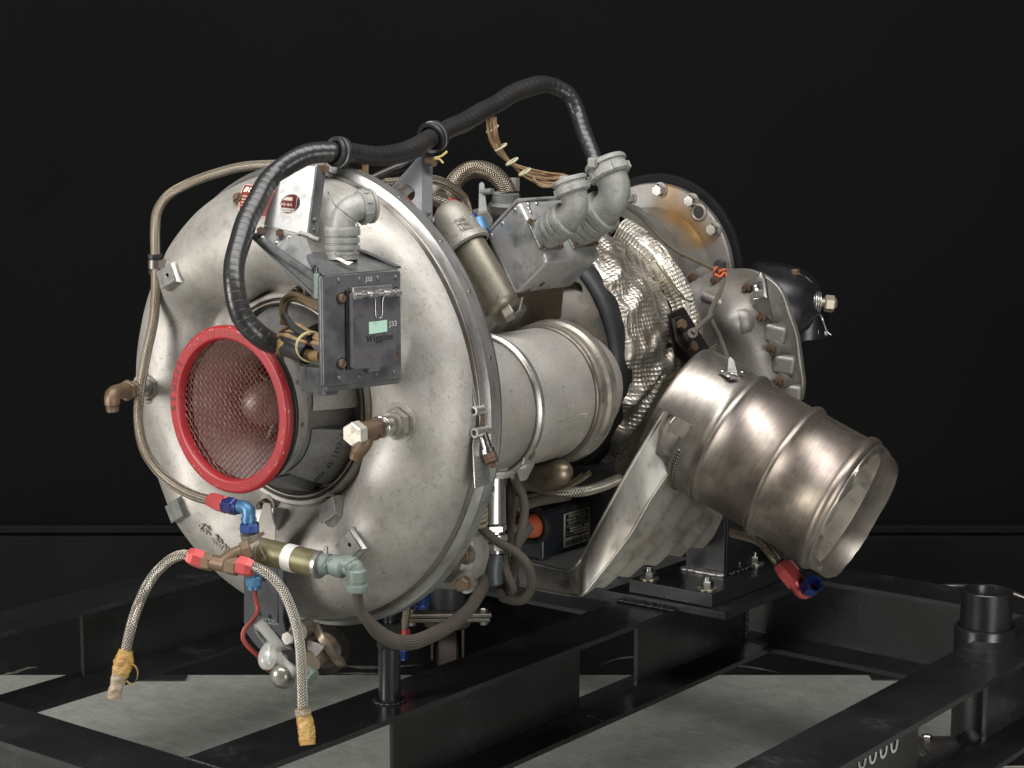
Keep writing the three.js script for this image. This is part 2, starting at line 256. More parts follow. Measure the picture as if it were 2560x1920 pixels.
function sheet(o, x, y, w, h) { const g = new THREE.PlaneGeometry(w, h); const z = x.clone().cross(y).normalize(); g.applyMatrix4(new THREE.Matrix4().makeBasis(x.clone().normalize(), y.clone().normalize(), z).setPosition(o)); return g; }
// ---------- the setting ----------
structure('concrete_floor', box(V(-0.3, -0.05, -0.5), 9, 0.1, 9, { b: 0.001 }), M([0.8, 0.81, 0.78], { rough: 0.62, map: 'concrete', bump: 'cast', bs: 0.0004, dirt: [0.3, 2, 0.9, 0.9, 0.88] }), 'grey concrete studio floor under the steel stand');
{
  const back = V(-Math.sin(YAW), 0, -Math.cos(YAW)), right = V(Math.cos(YAW), 0, -Math.sin(YAW)), up = V(0, 1, 0), out = back.clone().negate();
  const foot = at(1280, 1690, { y: 0 }), brd = M([0.012, 0.0108, 0.0108], { rough: 0.7, extra: { specularIntensity: 0.3 }, map: 'scuff', dirt: [0.4, 3, 1.5, 1.45, 1.4] });
  const topY = at(1280, 1330, { d: 3.86 }).y;
  structure('backdrop_skirt', [box(foot.clone().addScaledVector(back, 0.02).setY(topY / 2), 7, topY, 0.03, { x: right, y: up, z: out, b: 0.003 }), box(foot.clone().addScaledVector(back, 0.028).setY(topY + 0.012), 7, 0.018, 0.03, { x: right, y: up, z: out, b: 0.004 })], brd, 'black scuffed skirt board standing along the foot of the backdrop');
  const fab = M([0.0048, 0.0047, 0.0048], { rough: 0.9, extra: { specularIntensity: 0.15 }, dirt: [0.2, 2, 1.2, 1.2, 1.2] });
  const g = grid(60, 40, (s, t) => { const x = (s - 0.5) * 7, y = t * 3.2 + 0.02; return [foot.clone().addScaledVector(back, 0.09 + 0.012 * Math.sin(x * 2.1 + y) * (1 - t)).addScaledVector(right, x).setY(y), x, y]; }); g.computeVertexNormals();
  structure('studio_backdrop', g, fab, 'black studio backdrop hanging behind the engine');
  const chalk = M([0.07, 0.064, 0.06], { rough: 0.9, dirt: [0.8, 30, 0.4, 0.4, 0.4] }), skirt = scene.children[scene.children.length - 2];
  const onSkirt = (px, py) => { const a = at(px, py, { d: 1 }).sub(EYE), q = foot.clone().addScaledVector(back, 0.0045); return EYE.clone().addScaledVector(a, q.sub(EYE).dot(back) / a.dot(back)); };
  for (const [pts, w] of [[[[0, 1688], [40, 1680], [70, 1670], [98, 1668]], 9], [[[830, 1660], [900, 1668], [980, 1667], [1060, 1661]], 7], [[[1490, 1668], [1540, 1648], [1600, 1642], [1680, 1648]], 5], [[[1800, 1662], [1850, 1665], [1900, 1672], [1960, 1684]], 5], [[[820, 1682], [900, 1684], [1000, 1683]], 5]])
    part(skirt, 'scuff_mark', (() => { const c = new THREE.CatmullRomCurve3(pts.map(p => onSkirt(...p))), g = grid(40, 3, (s, t) => { const p = c.getPointAt(s), q = p.clone().addScaledVector(up, (t - 0.5) * w * 0.0009 * (0.5 + Math.abs(fb3(p, 30, 3)) * 2) * Math.sin(Math.PI * s)); return [q, s, t]; }); g.computeVertexNormals(); return g.toNonIndexed(); })(), chalk);
  const strip = M([0.02, 0.02, 0.022], { rough: 0.6 });
  const tp = thing('floor_tape', 'short strip of black tape stuck to the floor under the taped hose end', 'tape', at(400, 1692, { y: 0 }));
  part(tp, 'tape_strip', box(at(395, 1694, { y: 0.003 }), 0.115, 0.0016, 0.036, { x: right, y: up, z: out, b: 0.0004 }), strip);
  const tp2 = thing('floor_tape', 'short strip of black tape stuck to the floor behind the right steel beam', 'tape', at(2240, 1692, { y: 0 }));
  part(tp2, 'tape_strip', box(at(2240, 1692, { y: 0.003 }), 0.105, 0.0016, 0.036, { x: right, y: up, z: out, b: 0.0004 }), strip);
}
// ---------- the stand ----------
const TOP = 0.35, BOT = 0.205, stand = thing('engine_stand', 'welded black steel I-beam frame stand on casters under the engine', 'engine stand', V(0, 0, -0.4));
{
  const FL = 0.102, tf = 0.011, tw = 0.008;
  // I-beam along z (or x) at given centre line; openings: [from, to] spans where the web is cut out
  function beam(axis, c, a, b, holes, name) {
    const gs = [], bx = (lo, hi, w, y0, y1) => axis === 'z' ? box(V(c, (y0 + y1) / 2, (lo + hi) / 2), w, y1 - y0, hi - lo, { b: 0.002 }) : box(V((lo + hi) / 2, (y0 + y1) / 2, c), hi - lo, y1 - y0, w, { b: 0.002 });
    const fl = (y0, y1, bot) => { // tapered flange with fillet to the web
      const w = FL / 2, s = bot ? 1 : -1, yo = bot ? y0 : y1, yi = bot ? y1 : y0;
      const pr = [[-w, yo], [w, yo], [w, yi - s * 0.003], [0.016, yi + s * 0.001], [tw / 2 + 0.002, yi + s * 0.008], [-tw / 2 - 0.002, yi + s * 0.008], [-0.016, yi + s * 0.001], [-w, yi - s * 0.003]];
      const P = pr.map(([q, y]) => axis === 'z' ? V(c + q, y, a) : V(a, y, c + q)); return P;
    };
    for (const bot of [false, true]) {
      const P = fl(bot ? BOT : TOP - tf, bot ? BOT + tf : TOP, bot), dir = axis === 'z' ? V(0, 0, b - a) : V(b - a, 0, 0);
      gs.push(plate(P.map(p => p.clone().addScaledVector(dir, 0.5)), Math.abs(b - a), { b: 0.0015, n: dir.clone().normalize() }));
    }
    let lo = a; const cuts = [...holes, [b, b]];
    for (const [h0, h1] of cuts) { if (h0 > lo) gs.push(bx(lo, h0, tw, BOT + tf, TOP - tf)); lo = h1; }
    return part(stand, name, gs, MT.blackPaint);
  }
  beam('z', -0.75, -1.105, 0.226, [[-0.24, 0.10]], 'side_beam');
  beam('z', 0.0, -1.105, 0.17, [[-0.76, -0.60], [-0.16, 0.10]], 'centre_beam');
  const rb = beam('z', 0.562, -1.105, 0.226, [[-0.85, -0.62]], 'side_beam');
  beam('x', 0.222, -0.70, 0.512, [], 'front_beam');
  beam('x', -1.158, -0.86, 0.9, [], 'rear_beam');
  // painted number on the right beam's web
  const dig = []; [['6', 0], ['0', 1], ['0', 2], ['0', 3]].forEach(([s, i]) => dig.push(text(s, 0.036, 0.0006, at(2142 + i * 27, 1930 - i * 14, { x: 0.567 }), V(0, 0, -1), V(0, 1, 0), fontR)));
  part(rb, 'stencilled_number', dig, MT.white, 'white stencilled digits on the beam web');
  // rolled mill mark on the left beam
  part(stand.children[0], 'mill_mark', text('V S I', 0.03, 0.0004, at(545, 1545, { x: -0.7461 }), V(0, 0, -1), V(0, 1, 0), fontR), MT.blackPaint);
  // welds
  function weld(a, b, n, r, name = 'weld_bead', m = MT.blackPaint) { const gs = []; for (let i = 0; i < n; i++) { const p = a.clone().lerp(b, (i + rnd() * 0.5) / n); const g = new THREE.SphereGeometry(r * (0.8 + rnd() * 0.5), 8, 6); g.scale(1, 0.7, 1); g.translate(p.x, p.y, p.z); gs.push(boxUV(clean(g))); } return part(stand, name, gs, m); }
  weld(V(0.006, TOP - 0.02, -1.10), V(0.006, BOT + 0.02, -1.10), 26, 0.005);
  weld(V(-0.05, TOP, 0.17), V(0.05, TOP, 0.17), 34, 0.0022);
  weld(V(0.045, BOT + 0.008, -0.60), V(0.006, BOT + 0.012, -0.60), 8, 0.004);
  // front post with jam nuts
  const pp = V(0, TOP, -0.158);
  const post = part(stand, 'support_post', [cyl(pp, pp.clone().setY(TOP + 0.094), 0.0152, 0.0152, { c: 0.001, seg: 32 })], MT.blackPaint, 'short black tube post welded to the centre beam');
  part(post, 'jam_nut', hex(pp.clone().setY(TOP + 0.0745), V(0, 1, 0), 0.0172, 0.016), MT.blackPaint);
  part(post, 'jam_nut', hex(pp.clone().setY(TOP + 0.0915), V(0, 1, 0), 0.0172, 0.02, { ref: V(1, 0, 0.4) }), MT.blackPaint);
  part(post, 'threaded_rod', [cyl(pp.clone().setY(TOP + 0.11), pp.clone().setY(TOP + 0.17), 0.0085), ...[0, 1, 2, 3, 4, 5].map(i => ring(pp.clone().setY(TOP + 0.116 + i * 0.003), V(0, 1, 0), 0.0088, 0.0009, { seg: 20, n: 6 }))], MT.blackPaint);
  { const gs = []; for (let i = 0; i < 40; i++) { const a = i / 40 * Math.PI * 2, g = new THREE.SphereGeometry(0.0036 * (0.8 + rnd() * 0.6), 8, 6); g.scale(1, 0.6, 1); g.translate(pp.x + Math.cos(a) * (0.0185 + rnd() * 0.002), TOP + 0.001, pp.z + Math.sin(a) * (0.0185 + rnd() * 0.002)); gs.push(boxUV(clean(g))); } part(post, 'weld_bead', gs, MT.blackPaint); }
  // rear mount: lower plate, bolted plate, column
  const q1 = at(1768, 1490, { y: TOP + 0.036 }), q0 = at(1585, 1443, { y: TOP + 0.036 });
  const zf = (q1.z + q0.z) / 2, x0 = q0.x, x1 = q1.x, zb = zf - 0.33;
  part(stand, 'base_plate', box(V((x0 + x1) / 2 - 0.005, TOP + 0.0065, (zf + zb) / 2 - 0.01), x1 - x0 + 0.07, 0.012, zf - zb + 0.04, { b: 0.001 }), MT.blackPaint);
  part(stand, 'mount_plate', box(V((x0 + x1) / 2, TOP + 0.0245, (zf + zb) / 2), x1 - x0, 0.0225, zf - zb, { b: 0.0015 }), MT.blackPaint, 'thick bolted plate under the black column');
  const boltAt = (x, z) => { const p = V(x, TOP + 0.0357, z); const b = part(stand, 'mount_bolt', [hex(p.clone().setY(p.y + 0.002), V(0, 1, 0), 0.0105, 0.012), cyl(p.clone().setY(p.y + 0.013), p.clone().setY(p.y + 0.021), 0.0058, 0.0058, { seg: 14, c: 0.0008 })], MT.bright); part(b, 'washer', cyl(p, p.clone().setY(p.y + 0.0022), 0.0165, 0.0165, { c: 0.0004 }), M([0.6, 0.58, 0.45], { metal: 0.9, rough: 0.35 })); };
  boltAt(x0 + 0.024, zf - 0.024); boltAt(x1 - 0.024, zf - 0.024);
  { const b2 = at(1843, 1422, { y: TOP + 0.036 }), b3 = at(1866, 1414, { y: TOP + 0.036 }); boltAt(b2.x, b2.z); boltAt(b3.x + 0.004, b3.z - 0.02); }
  const cx = (x0 + x1) / 2 - 0.004, cz = zf - 0.085;
  part(stand, 'mount_column', [box(V(cx, TOP + 0.16, cz - 0.03), 0.075, 0.25, 0.006, { b: 0.001 }), box(V(cx - 0.035, TOP + 0.16, cz - 0.075), 0.006, 0.25, 0.09, { b: 0.001 }), box(V(cx + 0.034, TOP + 0.16, cz - 0.078), 0.006, 0.25, 0.084, { b: 0.001 }), box(V(cx + 0.075, TOP + 0.16, cz - 0.17), 0.006, 0.25, 0.07, { b: 0.001 })], MT.blackPaint, 'black welded column rising from the mount plate');
  weld(V(cx - 0.038, TOP + 0.038, cz - 0.022), V(cx + 0.038, TOP + 0.038, cz - 0.022), 22, 0.0075, 'weld_bead', MT.steel);
  weld(V(cx + 0.042, TOP + 0.038, cz - 0.04), V(cx + 0.044, TOP + 0.038, cz - 0.11), 14, 0.005);
  weld(V(x0 - 0.01, TOP + 0.003, zf + 0.018), V(x1 - 0.06, TOP + 0.003, zf + 0.018), 26, 0.004);
  // caster sockets with swivel casters
  function caster(x, z, turn, label, rise) {
    const t = part(stand, 'caster_socket', [lathe([[0.038, 0.165], [0.0475, 0.165], [0.0475, TOP + 0.012], [0.0465, TOP + 0.014], [0.041, TOP + 0.014], [0.041, 0.2]], V(x, 0, z), V(0, 1, 0))], MT.blackPaint, label);
    part(t, 'inner_tube', lathe([[0.0335, 0.19], [0.039, 0.19], [0.0392, TOP + 0.014 + rise - 0.001], [0.0385, TOP + 0.014 + rise], [0.0345, TOP + 0.014 + rise], [0.0335, TOP + 0.012 + rise], [0.0335, 0.19]], V(x, 0, z), V(0, 1, 0)), MT.blackPaint);
    const yp = 0.16, c = Math.cos(turn), s = Math.sin(turn), X = V(c, 0, -s), Z = V(s, 0, c), Y = V(0, 1, 0), o = V(x, 0, z);
    part(t, 'caster_plate', [box(o.clone().setY(yp), 0.175, 0.008, 0.14, { x: X, y: Y, z: Z, b: 0.002 }), box(o.clone().setY(yp - 0.0095), 0.17, 0.008, 0.135, { x: X, y: Y, z: Z, b: 0.002 })], MT.steelDk);
    for (const [i, j] of [[1, 1], [1, -1], [-1, 1], [-1, -1]]) { const p = o.clone().addScaledVector(X, i * 0.072).addScaledVector(Z, j * 0.053); part(t, 'caster_bolt', [hex(p.clone().setY(yp + 0.004), Y, 0.009, 0.008), hex(p.clone().setY(yp - 0.022), Y, 0.009, 0.008)], MT.bright); }
    const fk = M([0.2, 0.2, 0.17], { rough: 0.6, metal: 0.2, map: 'smudge', dirt: [0.6, 14, 0.7, 0.6, 0.45] });
    const w = o.clone().addScaledVector(Z, -0.03).setY(0.063);
    const gs = [lathe([[0.0001, 0], [0.045, 0], [0.052, -0.008], [0.046, -0.022], [0.0001, -0.022]], o.clone().setY(yp - 0.014), Y)];
    for (const q of [-1, 1]) gs.push(plate([[0.05, yp - 0.035], [-0.045, yp - 0.035], [-0.05, 0.09], [-0.045, 0.045], [-0.018, 0.045], [0.03, 0.11]].map(([a, y]) => o.clone().addScaledVector(X, q * 0.031).addScaledVector(Z, a).setY(y)), 0.005));
    part(t, 'caster_fork', gs, fk, 'grey painted caster fork with worn blue spots');
    part(t, 'caster_wheel', [lathe([[0.02, -0.02], [0.052, -0.02], [0.06, -0.017], [0.063, -0.008], [0.063, 0.008], [0.06, 0.017], [0.052, 0.02], [0.02, 0.02], [0.02, -0.02]], w, X), lathe([[0.0001, -0.022], [0.03, -0.022], [0.03, 0.022], [0.0001, 0.022]], w, X)], M([0.06, 0.045, 0.035], { rough: 0.6, map: 'smudge' }));
    return t;
  }
  const cr = at(2468, 1475, { y: TOP + 0.07 });
  const t2 = caster(cr.x, cr.z, 0.7, 'black pipe socket with a caster by the right beam', 0.056);
  const cl = at(1118, 1497, { y: 0.177 });
  caster(cl.x, cl.z, 0.15 + YAW * 0.0 + 0.55, 'black pipe socket with a caster seen below the engine', 0.056);
  // bar through the right socket
  part(t2, 'tommy_bar', [tube([at(2275, 1476, { d: 3.33 }), at(2345, 1468, { d: 3.3 }), at(2410, 1467, { d: 3.28 }), at(2520, 1482, { d: 3.22 }), at(2570, 1500, { d: 3.2 })], 0.0052), lathe([[0.0001, 0], [0.009, 0], [0.009, 0.004], [0.005, 0.008]], at(2274, 1476, { d: 3.331 }), V(0.8, 0.05, -0.6))], MT.steelDk, 'thin steel bar passed through the pipe socket');
}
// ---------- the engine ----------
const engine = thing('turbine_engine', 'small gas turbine aircraft engine with a round cast intake housing and angled exhaust pipe', 'engine', V(0, TOP, -0.3));
const AX = V(0, H, 0), ZP = V(0, 0, 1), onAxis = z => V(0, H, z);
const prof = [[0.284, -0.006], [0.2842, 0.006], [0.2825, 0.017], [0.277, 0.031], [0.267, 0.044], [0.253, 0.055], [0.235, 0.0635], [0.215, 0.068], [0.194, 0.067], [0.175, 0.06], [0.16, 0.049], [0.149, 0.036], [0.142, 0.025], [0.136, 0.019]];
const profCurve = new THREE.SplineCurve(prof.map(p => new THREE.Vector2(p[0], p[1]))), profPts = profCurve.getSpacedPoints(60);
function zHouse(R) { for (let i = 0; i < 60; i++) { const a = profPts[i], b = profPts[i + 1]; if (R <= a.x && R >= b.x) return a.y + (b.y - a.y) * (a.x - R) / (a.x - b.x + 1e-9); } return R > 0.28 ? -1 : 0.019; }
function hit(px, py, f = zHouse) { // where the sight line of a pixel meets the housing
  const a = at(px, py, { d: 1.9 }), s = at(px, py, { d: 2.9 }).sub(a); let p = a.clone();
  for (let i = 0; i <= 1200; i++) { p = a.clone().addScaledVector(s, i / 1200); const R = Math.hypot(p.x, p.y - H); if (R < 0.283 && R > 0.1 && p.z <= f(R)) break; }
  const R = Math.hypot(p.x, p.y - H), e = 0.004, dz = (zHouse(R + e) - zHouse(R - e)) / (2 * e), n = V(-dz * p.x / R, -dz * (p.y - H) / R, 1).normalize();
  return { p, n };
}
const dents = [[945, 1195, 0.027, 0.011], [985, 1300, 0.03, -0.002], [893, 1358, 0.02, 0.006], [845, 1385, 0.026, -0.007], [440, 690, 0.026, 0.007], [425, 810, 0.03, -0.011], [455, 1275, 0.024, 0.006], [395, 1180, 0.03, -0.005], [640, 735, 0.022, 0.012], [590, 690, 0.03, 0.006], [545, 810, 0.03, -0.012], [700, 760, 0.02, -0.01], [520, 610, 0.04, 0.004], [1010, 1060, 0.022, 0.005], [1030, 1150, 0.045, 0.002], [820, 1310, 0.016, -0.006], [560, 1290, 0.03, -0.006], [365, 970, 0.022, 0.004], [1010, 780, 0.05, -0.004], [690, 1300, 0.03, -0.004]].map(([x, y, s, a]) => [hit(x, y).p, s, a * 1.15]);
const dispAt = p => { let k = 0.0012 * fb3(p, 12, 2); for (const [c, sg, am] of dents) { const d2 = c.distanceToSquared(p); if (d2 < sg * sg * 9) k += am * Math.exp(-d2 / (2 * sg * sg)); } return k; };
const housing = (() => {
  const g = grid(300, 90, (s, t) => {
    const th = s * Math.PI * 2, q = profCurve.getPointAt(t), q2 = profCurve.getTangentAt(t), p = V(q.x * Math.cos(th), H + q.x * Math.sin(th), q.y);
    const n = V(-q2.y * -1 * Math.cos(th), -q2.y * -1 * Math.sin(th), -q2.x); n.normalize(); if (n.z < 0) n.negate();
    let k = 0; for (const [c, sg, am] of dents) { const d2 = c.distanceToSquared(p); if (d2 < sg * sg * 9) k += am * Math.exp(-d2 / (2 * sg * sg)); }
    k += 0.0012 * fb3(p, 12, 2); p.addScaledVector(n, k * sm(0, 0.12, t) * sm(0, 0.1, 1 - t)); return [p, th * 0.21, t * 0.24];
  });
  const w = mergeVertices(g); g.computeVertexNormals();
  // close the seam's normals
  const N = g.attributes.normal; for (let j = 0; j <= 90; j++) { const a = j * 301, b = a + 300; N.setXYZ(b, N.getX(a), N.getY(a), N.getZ(a)); }
  const rear = lathe([[0.283, -0.008], [0.276, -0.03], [0.25, -0.05], [0.2, -0.062], [0.1, -0.066], [0.0001, -0.066]], AX, ZP, { seg: 96, cr: 0.8 });
  const lip = lathe([[0.137, 0.0185], [0.136, 0.026], [0.1335, 0.029], [0.129, 0.028], [0.1275, 0.02], [0.1275, 0.0]], AX, ZP, { seg: 96 });
  const spot = [[420, 800], [500, 1000], [860, 1330], [1000, 700], [880, 600]].map(a => hit(...a).p);
  return part(engine, 'compressor_housing', [g.toNonIndexed(), rear, lip], MT.cast, 'round cast aluminium intake housing with mottled grey surface', { tint: tinter(p => { const s = sm(0.2, 0.42, fb3(p, 34, 5)) * 0.12 + sm(0.3, 0.5, n3(p, 110, 3)) * 0.12; return [1 - s, 1 - s * 1.05, 1 - s * 1.18]; }) });
})();
// cast pads with a square machined face
for (const [px, py, w, rot, hole, hgt] of [[440, 690, 0.024, 0.45, 1, 0.016], [891, 1360, 0.026, 0.75, 1, 0.015], [455, 1272, 0.024, 0.5, 0, 0.012], [838, 1278, 0.024, 0.6, 0, 0.012], [676, 1300, 0.024, 0.2, 0, 0.012]]) {
  const { p, n } = hit(px, py); const dirn = n.clone().lerp(ZP, 0.55).normalize(), [u, v] = basis(dirn), X = u.clone().multiplyScalar(Math.cos(rot)).addScaledVector(v, Math.sin(rot)), Y = dirn.clone().cross(X);
  const c = p.clone().addScaledVector(dirn, hgt);
  const b = part(housing, 'mounting_pad', [plate([[-1, -1], [1, -1], [1, 1], [-1, 1]].map(([a, d]) => c.clone().addScaledVector(X, a * w / 2).addScaledVector(Y, d * w * 0.62)), 0.003, hole ? { holes: [[c.clone().addScaledVector(Y, -0.004), 0.0026]] } : {}),
    lathe([[w * 0.95, -0.03], [w * 0.86, -0.008], [w * 0.68, -0.0016]], c, dirn, { seg: 4, ref: X.clone().add(Y), cr: 0.4 })], MT.alum);
  if (hole) part(b, 'pad_hole', cyl(c.clone().addScaledVector(Y, -0.004).addScaledVector(dirn, -0.004), c.clone().addScaledVector(Y, -0.004).addScaledVector(dirn, -0.0016), 0.0029), MT.rubber);
}
{ // raised casting number, following the rim
  const chars = '45-2307', a0 = -2.66; const gs = [];
  [...chars].forEach((c, i) => { const px = 492 + i * 10.6, py = 1312 + i * 11.2, { p, n } = hit(px, py); const x = at(px + 10.6, py + 11.2, { d: 2.4 }).sub(at(px, py, { d: 2.4 })).normalize(); x.addScaledVector(n, -x.dot(n)).normalize(); gs.push(text(c, 0.0132, 0.0022, p.clone().addScaledVector(n, dispAt(p) - 0.0004), x, n.clone().cross(x))); });
  [...'1B'].forEach((c, i) => { const px = 524 + i * 12, py = 1388 + i * 8, { p, n } = hit(px, py); const x = at(px + 11, py + 9, { d: 2.4 }).sub(at(px, py, { d: 2.4 })).normalize(); x.addScaledVector(n, -x.dot(n)).normalize(); gs.push(text(c, 0.009, 0.002, p.clone().addScaledVector(n, dispAt(p) - 0.0004), x, n.clone().cross(x))); });
  part(housing, 'casting_number', gs, MT.cast);
}
{ // red data plate following the upper front
  const cs = [[604, 536], [748, 552], [760, 472], [620, 458]].map(q => hit(...q).p);
  const g = grid(16, 10, (s, t) => { const p = cs[0].clone().lerp(cs[1], s).lerp(cs[3].clone().lerp(cs[2], s), t), R = Math.hypot(p.x, p.y - H); p.z = zHouse(R) + 0.0045 + 0.0012 * fb3(p, 12, 2); return [p, s, t]; }); g.computeVertexNormals();
  const m = printed(640, 400, (c, W, Hh) => { c.fillStyle = '#7a3833'; c.fillRect(0, 0, W, Hh); c.strokeStyle = '#d8c8c0'; c.lineWidth = 8; c.strokeRect(8, 8, W - 16, Hh - 16); c.fillStyle = '#e6dcd4'; c.font = 'italic bold 90px sans-serif'; c.fillText('BOEING', 26, 100); c.font = '28px sans-serif'; c.fillText('GAS TURBINE ENGINE', 350, 60); c.fillRect(440, 110, 150, 44); c.font = 'bold 44px sans-serif'; c.fillText('T50-BO-8A', 380, 220); c.fillRect(470, 250, 150, 50); c.fillStyle = '#333'; c.font = '34px monospace'; c.fillText('E6603E', 482, 288); c.fillText('04', 462, 146); c.fillStyle = '#e6dcd4'; for (let i = 0; i < 6; i++) c.fillRect(30, 150 + i * 40, 190 + (i * 37 % 90), 7); c.fillRect(390, 340, 220, 6); c.fillRect(390, 370, 180, 6); });
  const pl = part(housing, 'data_plate', g.toNonIndexed(), m, 'red printed data plate partly behind the bracket');
  for (const [px, py] of [[601, 500]]) { const q = hit(px, py); part(pl, 'plate_screw', [cyl(q.p, q.p.clone().addScaledVector(q.n, 0.006), 0.0075), hex(q.p.clone().addScaledVector(q.n, 0.006), q.n, 0.0048, 0.004)], MT.brownOx); }
}
// V-band clamp round the housing
const band = part(engine, 'housing_clamp', [lathe([[0.2855, -0.001], [0.2925, -0.0045], [0.2965, -0.008], [0.297, -0.026], [0.2955, -0.0275], [0.2935, -0.0275], [0.2925, -0.010], [0.288, -0.006]], AX, ZP, { seg: 160, cr: 0.4, vl: 0.3 })], MT.steel, 'bright steel V-band clamp round the intake housing');
part(band, 'seal_ring', [ring(onAxis(0.002), ZP, 0.2862, 0.0032, { seg: 140 }), lathe([[0.2845, 0.006], [0.2885, 0.0045], [0.2885, -0.0005], [0.2845, -0.001]], AX, ZP, { seg: 140 })], MT.steelDk);
part(band, 'rear_flange', lathe([[0.288, -0.03], [0.293, -0.032], [0.291, -0.036], [0.28, -0.036]], AX, ZP, { seg: 120 }), MT.steelDk);
for (const deg of [-33, -20, 14, 30, 44, 60]) { const a = deg * Math.PI / 180; part(band, 'rivet', rivet(V(0.2968 * Math.cos(a), H + 0.2968 * Math.sin(a), -0.017), V(Math.cos(a), Math.sin(a), 0), 0.0026, 0.0008), MT.steelDk); }
function tBolt(parent, P, s, m1, m2) {        // P: trunnion and bolt points from top to bottom in the world
  const dn = P.b.clone().sub(P.a).normalize(), side = V(0, 0, 1), out = dn.clone().cross(side).normalize();
  for (const c of [P.a, P.b]) { part(parent, 'trunnion', [lathe([[0.0026 * s, -0.012 * s], [0.0046 * s, -0.012 * s], [0.0046 * s, 0.012 * s], [0.0026 * s, 0.012 * s], [0.0026 * s, -0.012 * s]], c, side, { seg: 20 })], MT.steel); }
  part(parent, 'clamp_strap', [plate([[-0.011, -0.07], [0.011, -0.07], [0.012, -0.012], [0.009, 0], [-0.009, 0], [-0.012, -0.012]].map(([a, b]) => P.a.clone().addScaledVector(side, a * s).addScaledVector(dn, b * s).addScaledVector(P.o, -0.003 + 0.004 * sm(-0.03, 0, b))), 0.0016), plate([[-0.011, 0.05], [0.011, 0.05], [0.012, 0.012], [0.009, 0], [-0.009, 0], [-0.012, 0.012]].map(([a, b]) => P.b.clone().addScaledVector(side, a * s).addScaledVector(dn, b * s).addScaledVector(P.o, -0.003)), 0.0016)], MT.steel);
  part(parent, 'clamp_bolt', tube([P.a, P.b, P.c], 0.0026 * s), m2);
  part(parent, 'bolt_sleeve', [cyl(P.b, P.b.clone().lerp(P.c, 0.55), 0.0042 * s, 0.0044 * s), cyl(P.b.clone().lerp(P.c, 0.5), P.b.clone().lerp(P.c, 0.62), 0.0062 * s)], MT.bright);
  part(parent, 'clamp_nut', [hex(P.b.clone().lerp(P.c, 0.62), P.c.clone().sub(P.b), 0.0066 * s, 0.006 * s), hex(P.b.clone().lerp(P.c, 0.76), P.c.clone().sub(P.b), 0.0062 * s, 0.004 * s)], m2);
}
tBolt(band, { a: at(1204, 1024, { d: 2.216 }), b: at(1206, 1078, { d: 2.214 }), c: at(1234, 1168, { d: 2.205 }), o: V(1, 0, 0) }, 1.3, MT.steel, MT.rust);
// ---------- intake ----------
const inlet = part(engine, 'inlet_casting', [lathe([[0.1268, -0.01], [0.1268, 0.022], [0.1215, 0.025], [0.1195, 0.021], [0.118, 0.012]], AX, ZP, { seg: 96 }), lathe([[0.118, 0.012], [0.1, 0.014], [0.092, 0.05], [0.0905, 0.09], [0.088, 0.09]], AX, ZP, { seg: 96 })], MT.blackCast, 'dark cast inlet spider behind the intake screen');
for (let k = 0; k < 6; k++) {
  const c = (-36 + k * 60) * Math.PI / 180, w = 23 * Math.PI / 180;
  part(inlet, 'spider_web', [grid(12, 6, (s, t) => { const a = c + (s - 0.5) * 2 * w, R = 0.1185 + (0.093 - 0.1185) * t, z = 0.0235 + 0.058 * Math.pow(t, 0.8) - 0.004 * Math.sin(Math.PI * s); return [V(R * Math.cos(a), H + R * Math.sin(a), z), a * 0.1, t * 0.05]; }), ...[-1, 1].map(e => grid(1, 6, (s, t) => { const a = c + e * w, R = 0.1185 + (0.093 - 0.1185) * t, z = (0.0235 + 0.058 * Math.pow(t, 0.8)) * s + (1 - s) * 0.012; return [V(R * Math.cos(a), H + R * Math.sin(a), z), s * 0.03, t * 0.03]; }))].map(g => { g.computeVertexNormals(); return g.toNonIndexed(); }), MT.blackCast);
}
{ const a = []; const str = 'ASSY 45-1453-2'; [...str].forEach((ch, i) => { const th = (-58 + i * 3.1) * Math.PI / 180, R = 0.113, t = (0.1185 - R) / 0.0255, p = V(R * Math.cos(th), H + R * Math.sin(th), 0.026 + 0.058 * Math.pow(t, 0.8)); const x = V(-Math.sin(th), Math.cos(th), 0), y0 = V(-Math.cos(th), -Math.sin(th), 1.3).normalize(); if (ch !== ' ') a.push(text(ch, 0.0055, 0.0005, p, x, y0, fontR)); }); part(inlet, 'stamped_number', a, MT.rubber); }
part(inlet, 'seal_ring', ring(onAxis(0.0265), ZP, 0.1235, 0.0025, { seg: 96 }), MT.steelDk);
for (const [px, py, s] of [[661, 1263, 1], [820, 1259, 1], [583, 758, 0.9], [742, 728, 0.7]]) { // studs round the seat
  const z0 = 0.034, p = at(px, py, { z: z0 }); const b = part(inlet, 'inlet_stud', [hex(p.clone().setZ(z0 - 0.004), ZP, 0.0088 * s, 0.008), cyl(p.clone().setZ(z0), p.clone().setZ(z0 + 0.011), 0.0044 * s)], MT.rust); part(b, 'washer', [cyl(p.clone().setZ(z0 - 0.0075), p.clone().setZ(z0 - 0.004), 0.0135 * s), cyl(p.clone().setZ(z0 - 0.03), p.clone().setZ(z0 - 0.0075), 0.0165 * s, 0.0145 * s)], MT.castDk); }
const duct = part(engine, 'inlet_duct', [lathe([[0.0905, 0.0885], [0.0928, 0.0895], [0.0935, 0.1112], [0.0905, 0.1115], [0.0898, 0.111]], AX, ZP, { seg: 96, vl: 0.2 })], MT.steel, 'bright steel band joining screen to inlet');
part(duct, 'band_spot_weld', [-8, 24, 60, 96].map(d => { const a = d * Math.PI / 180; return rivet(V(0.093 * Math.cos(a), H + 0.093 * Math.sin(a), 0.1), V(Math.cos(a), Math.sin(a), 0), 0.0035, 0.0006); }), MT.steelDk);
